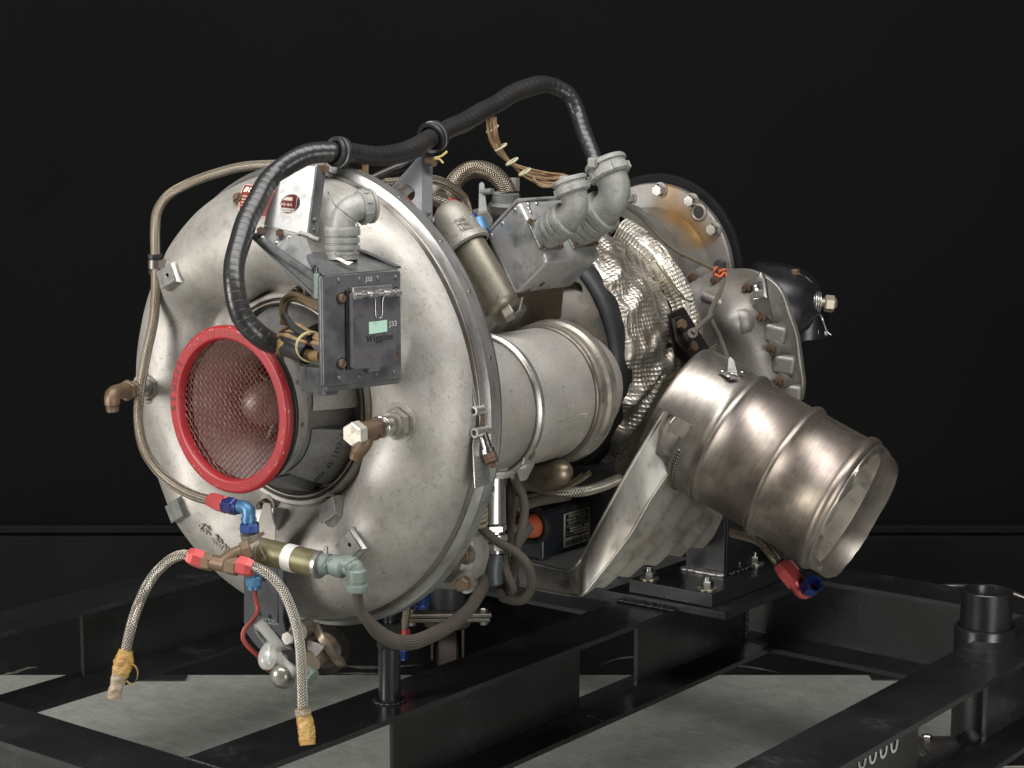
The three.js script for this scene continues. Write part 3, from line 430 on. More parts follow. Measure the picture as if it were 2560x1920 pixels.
part(duct, 'inlet_bell', lathe([[0.0895, 0.108], [0.086, 0.1], [0.079, 0.082], [0.07, 0.066], [0.0635, 0.05], [0.061, 0.03], [0.06, -0.02], [0.0001, -0.021]], AX, ZP, { seg: 80, cr: 1 }), M([0.6, 0.58, 0.54], { metal: 0.3, rough: 0.5, map: 'worn' }));
part(duct, 'nose_cone', lathe([[0.0001, 0.101], [0.008, 0.0995], [0.016, 0.095], [0.0225, 0.087], [0.0265, 0.076], [0.028, 0.06], [0.028, 0.01]], AX, ZP, { seg: 48, cr: 1 }), MT.gear, 'rounded grey nose cone behind the mesh');
for (let k = 0; k < 8; k++) { const a = (k * 45 + 12) * Math.PI / 180, u = V(Math.cos(a), Math.sin(a), 0), t = V(-Math.sin(a), Math.cos(a), 0); part(duct, 'inlet_vane', box(onAxis(0.01).addScaledVector(u, 0.045), 0.04, 0.005, 0.05, { x: u, y: t, z: ZP, b: 0.002 }), MT.castDk); }
// latch above the band and a wire clip
part(duct, 'band_latch', [cyl(at(592, 810, { z: 0.103 }), at(623, 813, { z: 0.085 }), 0.005), cyl(at(618, 812, { z: 0.106 }), at(640, 822, { z: 0.085 }), 0.004), tube([at(592, 770, { z: 0.098 }), at(580, 795, { z: 0.105 }), at(596, 818, { z: 0.11 })], 0.0016), box(at(700, 890, { z: 0.112 }), 0.004, 0.018, 0.01, { b: 0.001 })], MT.steelDk);
// ---------- the red screen: a removable cover ----------
const screen = thing('intake_screen', 'round red-painted intake guard with woven wire mesh and stencilled letters', 'intake screen', onAxis(0.112));
const rim = part(screen, 'screen_rim', lathe([[0.0945, 0.1235], [0.0995, 0.1236], [0.102, 0.1242], [0.1035, 0.126], [0.1035, 0.1295], [0.1028, 0.1315], [0.1012, 0.1338], [0.0995, 0.1345], [0.099, 0.1345], [0.09, 0.1345], [0.0895, 0.1345], [0.0878, 0.1338], [0.0862, 0.131], [0.086, 0.122], [0.0915, 0.1235]], AX, ZP, { seg: 110, cr: 0.62, vl: 0.3 }), MT.red);
part(rim, 'gasket', [lathe([[0.0975, 0.1238], [0.0995, 0.123], [0.0995, 0.112], [0.098, 0.1112], [0.094, 0.111], [0.092, 0.1235]], AX, ZP, { seg: 96 }), ring(onAxis(0.1165), ZP, 0.0997, 0.0013, { seg: 80, n: 6 })], MT.rubber);
{ // woven wires, each one crimped over and under
  const gs = [], Rm = 0.0885, step = 0.0061, rot = 0.72, c = Math.cos(rot), s = Math.sin(rot), shear = 0.0;
  const N = Math.floor(Rm / step);
  for (let f = 0; f < 2; f++) for (let i = -N; i <= N; i++) {
    const o = i * step, hl = Math.sqrt(Math.max(Rm * Rm - o * o, 0)); if (hl < 0.004) continue;
    const pts = [], m = Math.ceil(hl * 2 / step * 2);
    for (let k = 0; k <= m; k++) { const t = -hl + 2 * hl * k / m, zz = 0.1235 + 0.00085 * Math.cos((t / step + (i & 1)) * Math.PI + f * Math.PI); const x = f ? o : t, y = f ? t : o; pts.push(V(x * c - y * s, H + x * s + y * c, zz)); }
    // three-sided wire
    const g = grid(4, m, (a, b) => { const k = Math.round(b * m), p = pts[k], q = pts[Math.min(k + 1, m)].clone().sub(pts[Math.max(k - 1, 0)]).normalize(), u = V(0, 0, 1).addScaledVector(q, -q.z).normalize(), v = q.clone().cross(u), an = a * Math.PI * 2; return [p.clone().addScaledVector(u, Math.cos(an) * 0.00058).addScaledVector(v, Math.sin(an) * 0.00058), a, b * 20]; }); g.computeVertexNormals(); gs.push(g.toNonIndexed());
  }
  part(screen, 'wire_mesh', gs, M([0.46, 0.13, 0.11], { metal: 0.4, rough: 0.4, map: 'smudge', dirt: [0.9, 60, 1.15, 1.6, 1.6] }), 'diagonal woven wire mesh, red paint partly worn', { stuff: 1 });
  const L = [], R = 0.0944, faded = [];
  [...'REMOVE'].forEach((ch, i) => { const th = (186 - i * 7.2) * Math.PI / 180, x = V(Math.sin(th), -Math.cos(th), 0), y = V(Math.cos(th), Math.sin(th), 0); L.push(text(ch, 0.0078, 0.0003, onAxis(0.1345).addScaledVector(y, R - 0.004), x, y)); });
  [...'PRIOR TO FLIGHT'].forEach((ch, i) => { const th = (138 - i * 4.6) * Math.PI / 180, x = V(Math.sin(th), -Math.cos(th), 0), y = V(Math.cos(th), Math.sin(th), 0); if (ch !== ' ') faded.push(text(ch, 0.007, 0.0003, onAxis(0.1345).addScaledVector(y, R - 0.004), x, y)); });
  [...'ASSY49-6802-1'].forEach((ch, i) => { const th = (-68 + i * 3.9) * Math.PI / 180, x = V(-Math.sin(th), Math.cos(th), 0), y = V(-Math.cos(th), -Math.sin(th), 0); faded.push(text(ch, 0.0062, 0.0003, onAxis(0.1345).addScaledVector(y, -R - 0.004), x, y)); });
  part(rim, 'stencil_lettering', L, M([0.1, 0.03, 0.03], { rough: 0.6 })); part(rim, 'faded_lettering', faded, M([0.3, 0.04, 0.036], { rough: 0.5 }));
}
// ---------- connector elbows ----------
function knurl(o, dir, r, h, n = 44) { const gs = [], [u, v, w] = basis(dir); for (let i = 0; i < n; i++) { const a = i / n * Math.PI * 2, e = u.clone().multiplyScalar(Math.cos(a)).addScaledVector(v, Math.sin(a)), t = w.clone().cross(e); gs.push(box(o.clone().addScaledVector(e, r).addScaledVector(w, h / 2), 0.0008, r * Math.PI / n, h, { x: e, y: t, z: w, b: 0.0002, s: 1 })); } return gs; }
function elbow(parent, o, d1, d2, r, name, label, m = MT.zinc) {
  // o: base on the box, d1: axis of the coupling, d2: axis of the outlet
  const a = d1.clone().normalize(), b = d2.clone().normalize(), P = t => o.clone().addScaledVector(a, t * r);
  const body = part(parent, name, [lathe([[0.0001, 0], [0.86, 0], [0.86, 0.28], [0.92, 0.3], [0.92, 0.44], [0.84, 0.46], [0.84, 0.52], [0.97, 0.55], [0.97, 0.78], [0.86, 0.82], [0.86, 0.9], [0.96, 0.93], [0.96, 1.2], [0.93, 1.24], [0.86, 1.25], [0.86, 1.32], [1, 1.35], [1, 1.78], [0.98, 1.82], [0.8, 1.82], [0.0001, 1.82]].map(p => [p[0] * r, p[1] * r]), o, a, { seg: 40 })], m, label);
  part(body, 'knurled_ring', [...knurl(P(0.58), a, 0.97 * r, 0.16 * r), ...knurl(P(0.97), a, 0.96 * r, 0.18 * r), ...knurl(P(1.42), a, r, 0.26 * r)], m);
  const rb = 0.74 * r, R = 1.0 * r, c0 = P(1.9);
  const cosb = Math.max(-0.9, Math.min(0.99, a.dot(b))), ang = Math.acos(cosb), side = b.clone().addScaledVector(a, -cosb).normalize(), cen = c0.clone().addScaledVector(side, R);
  const pts = [P(1.7), ...arcPts(cen, side.clone().negate(), a, R, 0, ang, 12)]; const end = pts[pts.length - 1]; pts.push(end.clone().addScaledVector(b, r * 0.35));
  part(body, 'elbow_bend', tube(pts, t => rb * (1 + 0.06 * sm(0.75, 1, t)), { rad: 28, seg: 36 }), m);
  const e = end.clone().addScaledVector(b, r * 0.12);
  const nut = part(body, 'outlet_nut', lathe([[0.6, 0], [0.9, 0.02], [0.98, 0.1], [0.98, 0.4], [0.9, 0.46], [0.9, 0.6], [1, 0.64], [1, 0.78], [0.93, 0.86], [0.7, 0.86], [0.66, 0.6]].map(p => [p[0] * r, p[1] * r]), e, b, { seg: 36 }), m);
  const [u, v] = basis(b); const lugs = []; for (let i = 0; i < 10; i++) { const an = i / 10 * Math.PI * 2, q = u.clone().multiplyScalar(Math.cos(an)).addScaledVector(v, Math.sin(an)); lugs.push(box(e.clone().addScaledVector(q, r * 0.98).addScaledVector(b, r * 0.26), r * 0.12, r * 0.12, r * 0.34, { x: q, y: b.clone().cross(q), z: b, b: 0.0004, s: 1 })); }
  part(nut, 'lug', lugs, m);
  return { body, end: e.clone().addScaledVector(b, r * 0.7), nut, dir: b };
}
function lockWire(parent, pts) { const a = [], b = [], c = new THREE.CatmullRomCurve3(pts), n = 60; for (let i = 0; i <= n; i++) { const t = i / n, p = c.getPointAt(t), T = c.getTangentAt(t), [u, v] = basis(T), an = t * c.getLength() / 0.006 * Math.PI * 2; a.push(p.clone().addScaledVector(u, Math.cos(an) * 0.0005).addScaledVector(v, Math.sin(an) * 0.0005)); b.push(p.clone().addScaledVector(u, -Math.cos(an) * 0.0006).addScaledVector(v, -Math.sin(an) * 0.0006)); } return part(parent, 'lock_wire', [tube(a, 0.0004, { rad: 5, seg: 80 }), tube(b, 0.0004, { rad: 5, seg: 80 })], MT.steelDk); }
// ---------- grey connector box with hinged lid ----------
{
  const E = V(0.213, 0, -0.977).normalize(), N = V(0.977, 0, 0.213).normalize(), Y = V(0, 1, 0);
  const TL = at(808, 690, { x: 0.205 }), BL = TL.clone().setY(0), o = TL;
  const w = 0.106, h = 0.1255, Q = (s, t, k = 0) => o.clone().addScaledVector(E, s * w).addScaledVector(Y, -t * h).addScaledVector(N, k);
  const bx = part(engine, 'connector_box', [plate([Q(0, 0), Q(1, 0), Q(1, 1), Q(0, 1)], 0.002, { b: 0.0008 }), // front panel
    box(Q(0.0, 0.5, -0.004), 0.007, h, 0.008, { x: E, y: Y, z: N, b: 0.003 }), box(Q(0.5, 1.0, -0.006), w, 0.012, 0.012, { x: E, y: Y, z: N, b: 0.003 }), box(Q(1.0, 0.5, -0.004), 0.003, h, 0.008, { x: E, y: Y, z: N, b: 0.001 }), box(Q(0.12, 0.97, -0.03), 0.02, 0.03, 0.05, { x: E, y: Y, z: N, b: 0.002 })], MT.greyPaint, 'grey riveted sheet metal connector box marked J33');
  // sloping roof with turned edges
  const rb0 = at(772, 636, { d: 2.19 }), rb1 = at(893, 632, { d: 2.22 }), rf0 = Q(-0.02, 0.0, 0.0005), rf1 = Q(0.98, 0.0, 0.0005);
  part(bx, 'roof_sheet', [plate([rf0, rf1, rb1, rb0].map(p => p.clone().setY(p.y + 0.001)), 0.0016), tube([rb0, rf0.clone().lerp(rb0, 0.45)].map(p => p.clone().setY(p.y - 0.002)), 0.004), plate([rb0, rf0.clone().lerp(rb0, 0.35), rf0.clone().lerp(rb0, 0.35).setY(rf0.y - 0.012), rb0.clone().setY(rb0.y - 0.02)], 0.0015)], MT.greyPaint);
  part(bx, 'roof_strip', box(rf1.clone().lerp(rb1, 0.5).setY(rf1.clone().lerp(rb1, 0.5).y + 0.004), rf1.distanceTo(rb1), 0.003, 0.008, (() => { const x = rb1.clone().sub(rf1).normalize(), z = x.clone().cross(Y).normalize(); return { x, y: z.clone().cross(x), z, b: 0.0006 }; })()), MT.greyDark);
  part(bx, 'torn_label', [plate([at(838, 655, { d: 2.15 }), at(850, 653, { d: 2.15 }), at(866, 662, { d: 2.14 }), at(884, 667, { d: 2.135 }), at(870, 671, { d: 2.13 }), at(856, 667, { d: 2.14 })].map(p => p.clone().setY(p.y + 0.004)), 0.0006)], M([0.62, 0.56, 0.48], { rough: 0.7 }));
  for (const [s, t] of [[0.19, 0.045], [0.46, 0.05], [0.70, 0.05], [0.94, 0.055], [0.18, 0.93], [0.44, 0.93], [0.67, 0.93], [0.9, 0.93]]) part(bx, 'rivet', rivet(Q(s, t, 0.0008), N, 0.0028, 0.0022), MT.greyPaint);
  for (const [s, t] of [[0.22, 0.21], [0.93, 0.20], [0.21, 0.80], [0.91, 0.79]]) { const p = Q(s, t, 0.0009); const sc = part(bx, 'cover_screw', [lathe([[0.0054, 0], [0.0054, 0.002], [0.0046, 0.0035], [0.0001, 0.004]], p, N, { seg: 20 })], MT.brownOx); part(sc, 'screw_slot', box(p.clone().addScaledVector(N, 0.0036), 0.009, 0.0012, 0.001, { x: E.clone().multiplyScalar(0.5).addScaledVector(Y, 0.86).normalize(), y: E.clone().multiplyScalar(-0.86).addScaledVector(Y, 0.5).normalize(), z: N, b: 0.0002 }), MT.rubber); part(sc, 'washer', ring(p, N, 0.0062, 0.0012, { seg: 24, n: 6 }), MT.rubber); }
  // lid
  const d0 = part(bx, 'hinged_lid', [plate([Q(0.30, 0.16), Q(0.86, 0.16), Q(0.875, 0.2), Q(0.875, 0.84), Q(0.82, 0.865), Q(0.66, 0.865), Q(0.65, 0.905), Q(0.5, 0.905), Q(0.485, 0.865), Q(0.32, 0.865), Q(0.28, 0.83), Q(0.28, 0.18)].map(p => p.addScaledVector(N, 0.0085)), 0.007, { b: 0.0018 })], MT.doorPaint, 'dark grey hinged connector lid with raised lettering');
  part(bx, 'lid_gasket', plate([Q(0.26, 0.14), Q(0.84, 0.14), Q(0.84, 0.86), Q(0.26, 0.86)].map(p => p.addScaledVector(N, 0.0032)), 0.004), MT.rubber);
  part(bx, 'hinge_plate', box(Q(0.57, 0.145, 0.006), 0.055, 0.008, 0.009, { x: E, y: Y, z: N, b: 0.001 }), MT.alum);
  part(bx, 'hinge_pin', [cyl(Q(0.29, 0.185, 0.015), Q(0.9, 0.185, 0.015), 0.0022), cyl(Q(0.3, 0.185, 0.015), Q(0.38, 0.185, 0.015), 0.0042), cyl(Q(0.83, 0.185, 0.015), Q(0.9, 0.185, 0.015), 0.0042)], MT.steel);
  for (const s0 of [0.46, 0.68]) { const pts = []; for (let i = 0; i <= 90; i++) { const a = i / 90 * Math.PI * 2 * 7.5; pts.push(Q(s0 + i / 90 * 0.13, 0.185, 0.015).addScaledVector(N, Math.cos(a) * 0.0036).addScaledVector(Y, Math.sin(a) * 0.0036)); } part(bx, 'hinge_spring', tube(pts, 0.0006, { rad: 6, seg: 180 }), MT.steel); }
  part(bx, 'spring_wire', tube([Q(0.54, 0.19, 0.0165), Q(0.57, 0.22, 0.0145), Q(0.585, 0.38, 0.0132), Q(0.6, 0.405, 0.0132), Q(0.655, 0.402, 0.0132), Q(0.668, 0.38, 0.0132), Q(0.68, 0.22, 0.0145), Q(0.71, 0.19, 0.0165)], 0.0007, { rad: 6, seg: 60 }), MT.bright);
  part(d0, 'mint_sticker', plate([Q(0.50, 0.435), Q(0.74, 0.428), Q(0.74, 0.535), Q(0.50, 0.545)].map(p => p.addScaledVector(N, 0.0123)), 0.0004, { b: 0 }), MT.mint);
  part(d0, 'lid_lettering', text('Wiggins', 0.0068, 0.0009, Q(0.46, 0.615, 0.0118), E.clone().addScaledVector(Y, 0.02), Y, fontS), M([0.03, 0.028, 0.033], { rough: 0.4 }));
  part(d0, 'lid_lettering', text('LOS ANGELES', 0.0032, 0.0004, Q(0.47, 0.655, 0.0118), E, Y, fontR), MT.doorPaint);
  part(d0, 'painted_mark', text('J33', 0.0058, 0.0003, Q(0.77, 0.49, 0.0121), E, Y, fontR), MT.white);
  part(bx, 'painted_mark', text('J33', 0.0048, 0.0003, Q(0.54, 0.073, 0.0011), E, Y, fontR), MT.white);
  part(bx, 'toggle_clip', [box(at(800, 715, { d: 2.13 }), 0.01, 0.03, 0.012, { b: 0.002 }), cyl(at(797, 735, { d: 2.125 }), at(803, 737, { d: 2.12 }), 0.003)], MT.zincGreen);
  // upright elbow on the roof
  const e = elbow(engine, at(857, 648, { d: 2.175 }), V(-0.02, 1, -0.02), V(0.35, 0.06, -0.94), 0.0205, 'elbow_connector', 'grey-green elbow connector standing on the grey box');
  lockWire(e.body, [at(820, 480, { d: 2.15 }), at(836, 510, { d: 2.13 }), at(865, 535, { d: 2.13 }), at(888, 552, { d: 2.14 }), at(896, 568, { d: 2.15 })]);
  lockWire(e.body, [at(836, 632, { d: 2.135 }), at(850, 643, { d: 2.135 }), at(875, 638, { d: 2.14 }), at(893, 625, { d: 2.15 }), at(895, 615, { d: 2.16 })]);
  part(e.nut, 'cable_key', box(e.end.clone().addScaledVector(e.dir, 0.004), 0.006, 0.008, 0.012, { b: 0.001 }), MT.zinc);
}
// bracket between housing and box
{
  const br = part(engine, 'box_bracket', [plate(path([[660, 563, 2.245], [668, 520, 2.25], [700, 455, 2.262], [770, 415, 2.258], [790, 415, 2.254], [768, 590, 2.222]]), 0.0018, { holes: [[at(724, 508, { d: 2.243 }), 0.0125]] }), plate(path([[768, 590, 2.222], [790, 412, 2.254], [814, 412, 2.27], [792, 597, 2.236]]), 0.002)], MT.alum, 'bright sheet bracket above the intake with a round window');
  part(br, 'bracket_flange', [plate(path([[769, 590, 2.219], [791, 415, 2.25], [815, 412, 2.266], [793, 598, 2.233]]), 0.0018)], MT.greyPaint);
  for (const [x, y] of [[787, 550], [783, 576]]) part(br, 'rivet', rivet(at(x, y, { d: 2.229 }), V(0.7, 0.1, 0.7), 0.003), MT.greyPaint);
  const arm = part(engine, 'box_bracket', [plate(path([[636, 592, 2.24], [662, 562, 2.245], [770, 600, 2.205], [800, 690, 2.15], [792, 702, 2.15]]), 0.002)], MT.alum, 'triangular sheet arm carrying the connector box');
  part(arm, 'stiffener', [tube([at(640, 592, { d: 2.23 }), at(800, 704, { d: 2.142 })], 0.0055, { rad: 10 }), plate(path([[642, 604, 2.23], [810, 712, 2.13], [808, 756, 2.13]]), 0.002), plate(path([[640, 600, 2.228], [808, 756, 2.128], [800, 760, 2.128], [640, 606, 2.228]]), 0.0018)], MT.greyPaint);
  for (const [x, y] of [[692, 609], [724, 595], [657, 596]]) part(arm, 'rivet', rivet(at(x, y, { d: 2.215 }), V(0.6, 0.2, 0.75), 0.003), MT.steel);
  for (const [x, y] of [[653, 578], [700, 583], [760, 604]]) part(arm, 'bracket_bolt', hex(at(x, y, { d: 2.22 }), V(0.6, 0.2, 0.75), 0.0052, 0.005), MT.rust);
  part(arm, 'wire_clip', [tube(path([[745, 590, 2.225], [745, 584, 2.225], [770, 588, 2.22], [785, 597, 2.215], [800, 600, 2.21]]), 0.003)], MT.zinc);
}
// ---------- black wiring harness ----------
const harness = (() => {
  const P = path([[690, 862, 2.2], [655, 845, 2.18], [612, 800, 2.17], [588, 735, 2.17], [587, 660, 2.185], [606, 585, 2.21], [640, 505, 2.24], [690, 432, 2.27], [765, 388, 2.285], [835, 379, 2.3], [900, 386, 2.33], [975, 389, 2.37], [1040, 368, 2.41], [1086, 340, 2.45], [1160, 305, 2.5], [1240, 260, 2.555], [1310, 222, 2.6], [1370, 213, 2.63], [1418, 235, 2.645], [1445, 285, 2.645], [1466, 350, 2.63], [1486, 398, 2.62], [1497, 425, 2.615]]);
  const h = part(engine, 'wiring_harness', tube(P, (t, s) => 0.0128 * (1 - 0.12 * sm(0.75, 1, t)) * (1 + 0.035 * Math.sin(t * 90 + s * 6) + 0.03 * Math.sin(t * 41)), { rad: 24, seg: 260, nu: 1, vl: 0.06 }), MT.tape, 'thick wiring loom wrapped in black tape arching over the engine');
  const loops = (c, t, r) => { const cl = part(h, 'cushion_clamp', [lathe([[r, -0.0075], [r + 0.004, -0.0085], [r + 0.0055, -0.006], [r + 0.0045, -0.002], [r + 0.0045, 0.002], [r + 0.0055, 0.006], [r + 0.004, 0.0085], [r, 0.0075]], c, t, { seg: 36, cr: 0.8 })], MT.rubber); part(cl, 'clamp_band', lathe([[r + 0.0046, -0.0014], [r + 0.0054, -0.0014], [r + 0.0054, 0.0014], [r + 0.0046, 0.0014]], c, t, { seg: 36 }), MT.steel); return cl; };
  loops(at(847, 380, { d: 2.3 }), at(900, 386, { d: 2.33 }).sub(at(835, 379, { d: 2.3 })).normalize(), 0.0134);
  const c2 = loops(at(1083, 342, { d: 2.45 }), at(1110, 330, { d: 2.47 }).sub(at(1060, 356, { d: 2.43 })).normalize(), 0.0155);
  part(c2, 'tie_cord', [tube(path([[1085, 395, 2.44], [1100, 392, 2.44], [1112, 384, 2.44], [1118, 378, 2.44]]), 0.0016), tube(path([[1080, 398, 2.44], [1098, 398, 2.44], [1108, 408, 2.44]]), 0.0014)], M([0.5, 0.38, 0.14], { rough: 0.6 }));
  // bare wires leaving the loom
  for (let k = 0; k < 9; k++) { const j = () => (rnd() - 0.5) * 16, o = (k - 4) * 2.6; part(h, 'branch_wire', tube([[1228 + o, 292, 2.545], [1232 + o, 335, 2.55], [1247 + o * 0.9, 375 + j() * 0.3, 2.56], [1278 + o * 0.7, 410 + o * 0.6, 2.57], [1320, 434 + o * 1.2, 2.58], [1370, 446 + o * 1.4 + j() * 0.3, 2.59], [1412, 446 + o * 0.8, 2.6], [1426, 444, 2.605]].map(p => at(p[0], p[1], { d: p[2] + (rnd() - 0.5) * 0.012 })), 0.0017, { rad: 8 }), MT.wireTan); }
  for (let k = 0; k < 3; k++) part(h, 'branch_wire', tube(path([[1330, 440 + k * 4, 2.58], [1345 + k * 4, 458 + k * 4, 2.575], [1375 + k * 3, 463 + k * 2, 2.58], [1405, 455 + k * 2, 2.6], [1425, 446, 2.605]]), 0.0017, { rad: 8 }), MT.wireTan);
  for (const [x, y] of [[1231, 322], [1252, 368], [1280, 404], [1312, 430]]) part(h, 'lacing', ring(at(x, y, { d: 2.555 }), V(0.3, -0.8, -0.4), 0.0085, 0.0016, { seg: 20, n: 6 }), MT.cream);
  // loop of tan wires under the first clamp
  for (let k = 0; k < 3; k++) part(h, 'branch_wire', tube(path([[908 + k * 5, 412, 2.335], [908 + k * 5, 430, 2.335], [912 + k * 5, 452, 2.34], [924 + k * 3, 462, 2.345]]), 0.0017, { rad: 8 }), MT.wireTan);
  return h;
})();
// wires from the loom's lower end into the box
{
  const w = part(engine, 'wire_bundle', tube(path([[684, 872, 2.2], [705, 862, 2.19], [740, 876, 2.17], [775, 888, 2.15], [802, 890, 2.14]]), t => 0.0085 + 0.002 * Math.sin(t * 5), { rad: 18, nu: 6, vl: 0.01 }), M([0.3, 0.19, 0.08], { rough: 0.7, bump: 'braidb', bs: 0.001 }), 'tan braided wire bundle entering the grey box');
  part(w, 'sleeve', tube(path([[718, 868, 2.185], [745, 878, 2.165], [768, 888, 2.152]]), 0.0115), MT.rubber);
  const many = [[[690, 850, 2.19], [710, 838, 2.18], [745, 850, 2.16], [805, 860, 2.13]], [[690, 845, 2.19], [730, 828, 2.175], [770, 838, 2.15], [806, 850, 2.13]], [[700, 830, 2.19], [735, 812, 2.18], [775, 832, 2.15], [806, 842, 2.13]], [[705, 812, 2.2], [712, 770, 2.2], [722, 745, 2.2], [750, 740, 2.19], [780, 758, 2.16], [808, 768, 2.13]], [[712, 812, 2.2], [704, 775, 2.2], [708, 750, 2.2], [735, 735, 2.19], [770, 748, 2.17], [808, 760, 2.13]], [[720, 815, 2.2], [712, 780, 2.2], [718, 755, 2.2], [745, 746, 2.19], [778, 764, 2.16], [808, 776, 2.13]]];
  many.forEach((p, i) => part(w, 'wire', tube(path(p), 0.0032, { rad: 10 }), i < 3 ? MT.wireTan : M([0.14, 0.095, 0.05], { rough: 0.6 })));
  for (const p of [[[712, 790, 2.19], [735, 820, 2.17], [770, 838, 2.15]], [[710, 832, 2.185], [745, 842, 2.165], [780, 846, 2.14]], [[710, 848, 2.18], [742, 862, 2.155], [765, 868, 2.15]]]) part(w, 'sleeve', tube(path(p), 0.0042, { rad: 10 }), MT.rubber);
  part(w, 'cable_tie', lathe([[0.0165, -0.003], [0.018, -0.003], [0.018, 0.003], [0.0165, 0.003], [0.0165, -0.003]], at(778, 867, { d: 2.143 }), V(0.7, -0.1, 0.5), { seg: 30 }), M([0.5, 0.42, 0.2], { rough: 0.4 }));
}
// second loom bracket with its flange
{
  const b = part(engine, 'loom_bracket', [plate(path([[975, 470, 2.42], [1020, 420, 2.44], [1055, 380, 2.46], [1056, 560, 2.4], [985, 500, 2.41]]), 0.002, { holes: [[at(1010, 483, { d: 2.42 }), 0.014]] }), plate(path([[1051, 378, 2.462], [1081, 372, 2.474], [1081, 552, 2.415], [1051, 566, 2.402]]), 0.002)], MT.greyPaint, 'grey sheet bracket carrying the loom behind the clamp');
  part(b, 'rivet', rivet(at(1072, 534, { d: 2.41 }), V(0.7, 0, 0.7), 0.003), MT.greyPaint);
  part(b, 'clamp_screw', cyl(at(1070, 402, { d: 2.45 }), at(1086, 406, { d: 2.44 }), 0.0055), MT.brownOx); part(b, 'clamp_screw', hex(at(812, 421, { d: 2.26 }), V(0.6, 0, 0.8), 0.006, 0.005), MT.brownOx);
  part(b, 'black_sleeve', tube(path([[930, 448, 2.46], [965, 432, 2.46], [1005, 415, 2.46], [1040, 405, 2.47]]), 0.006), MT.tape);
}
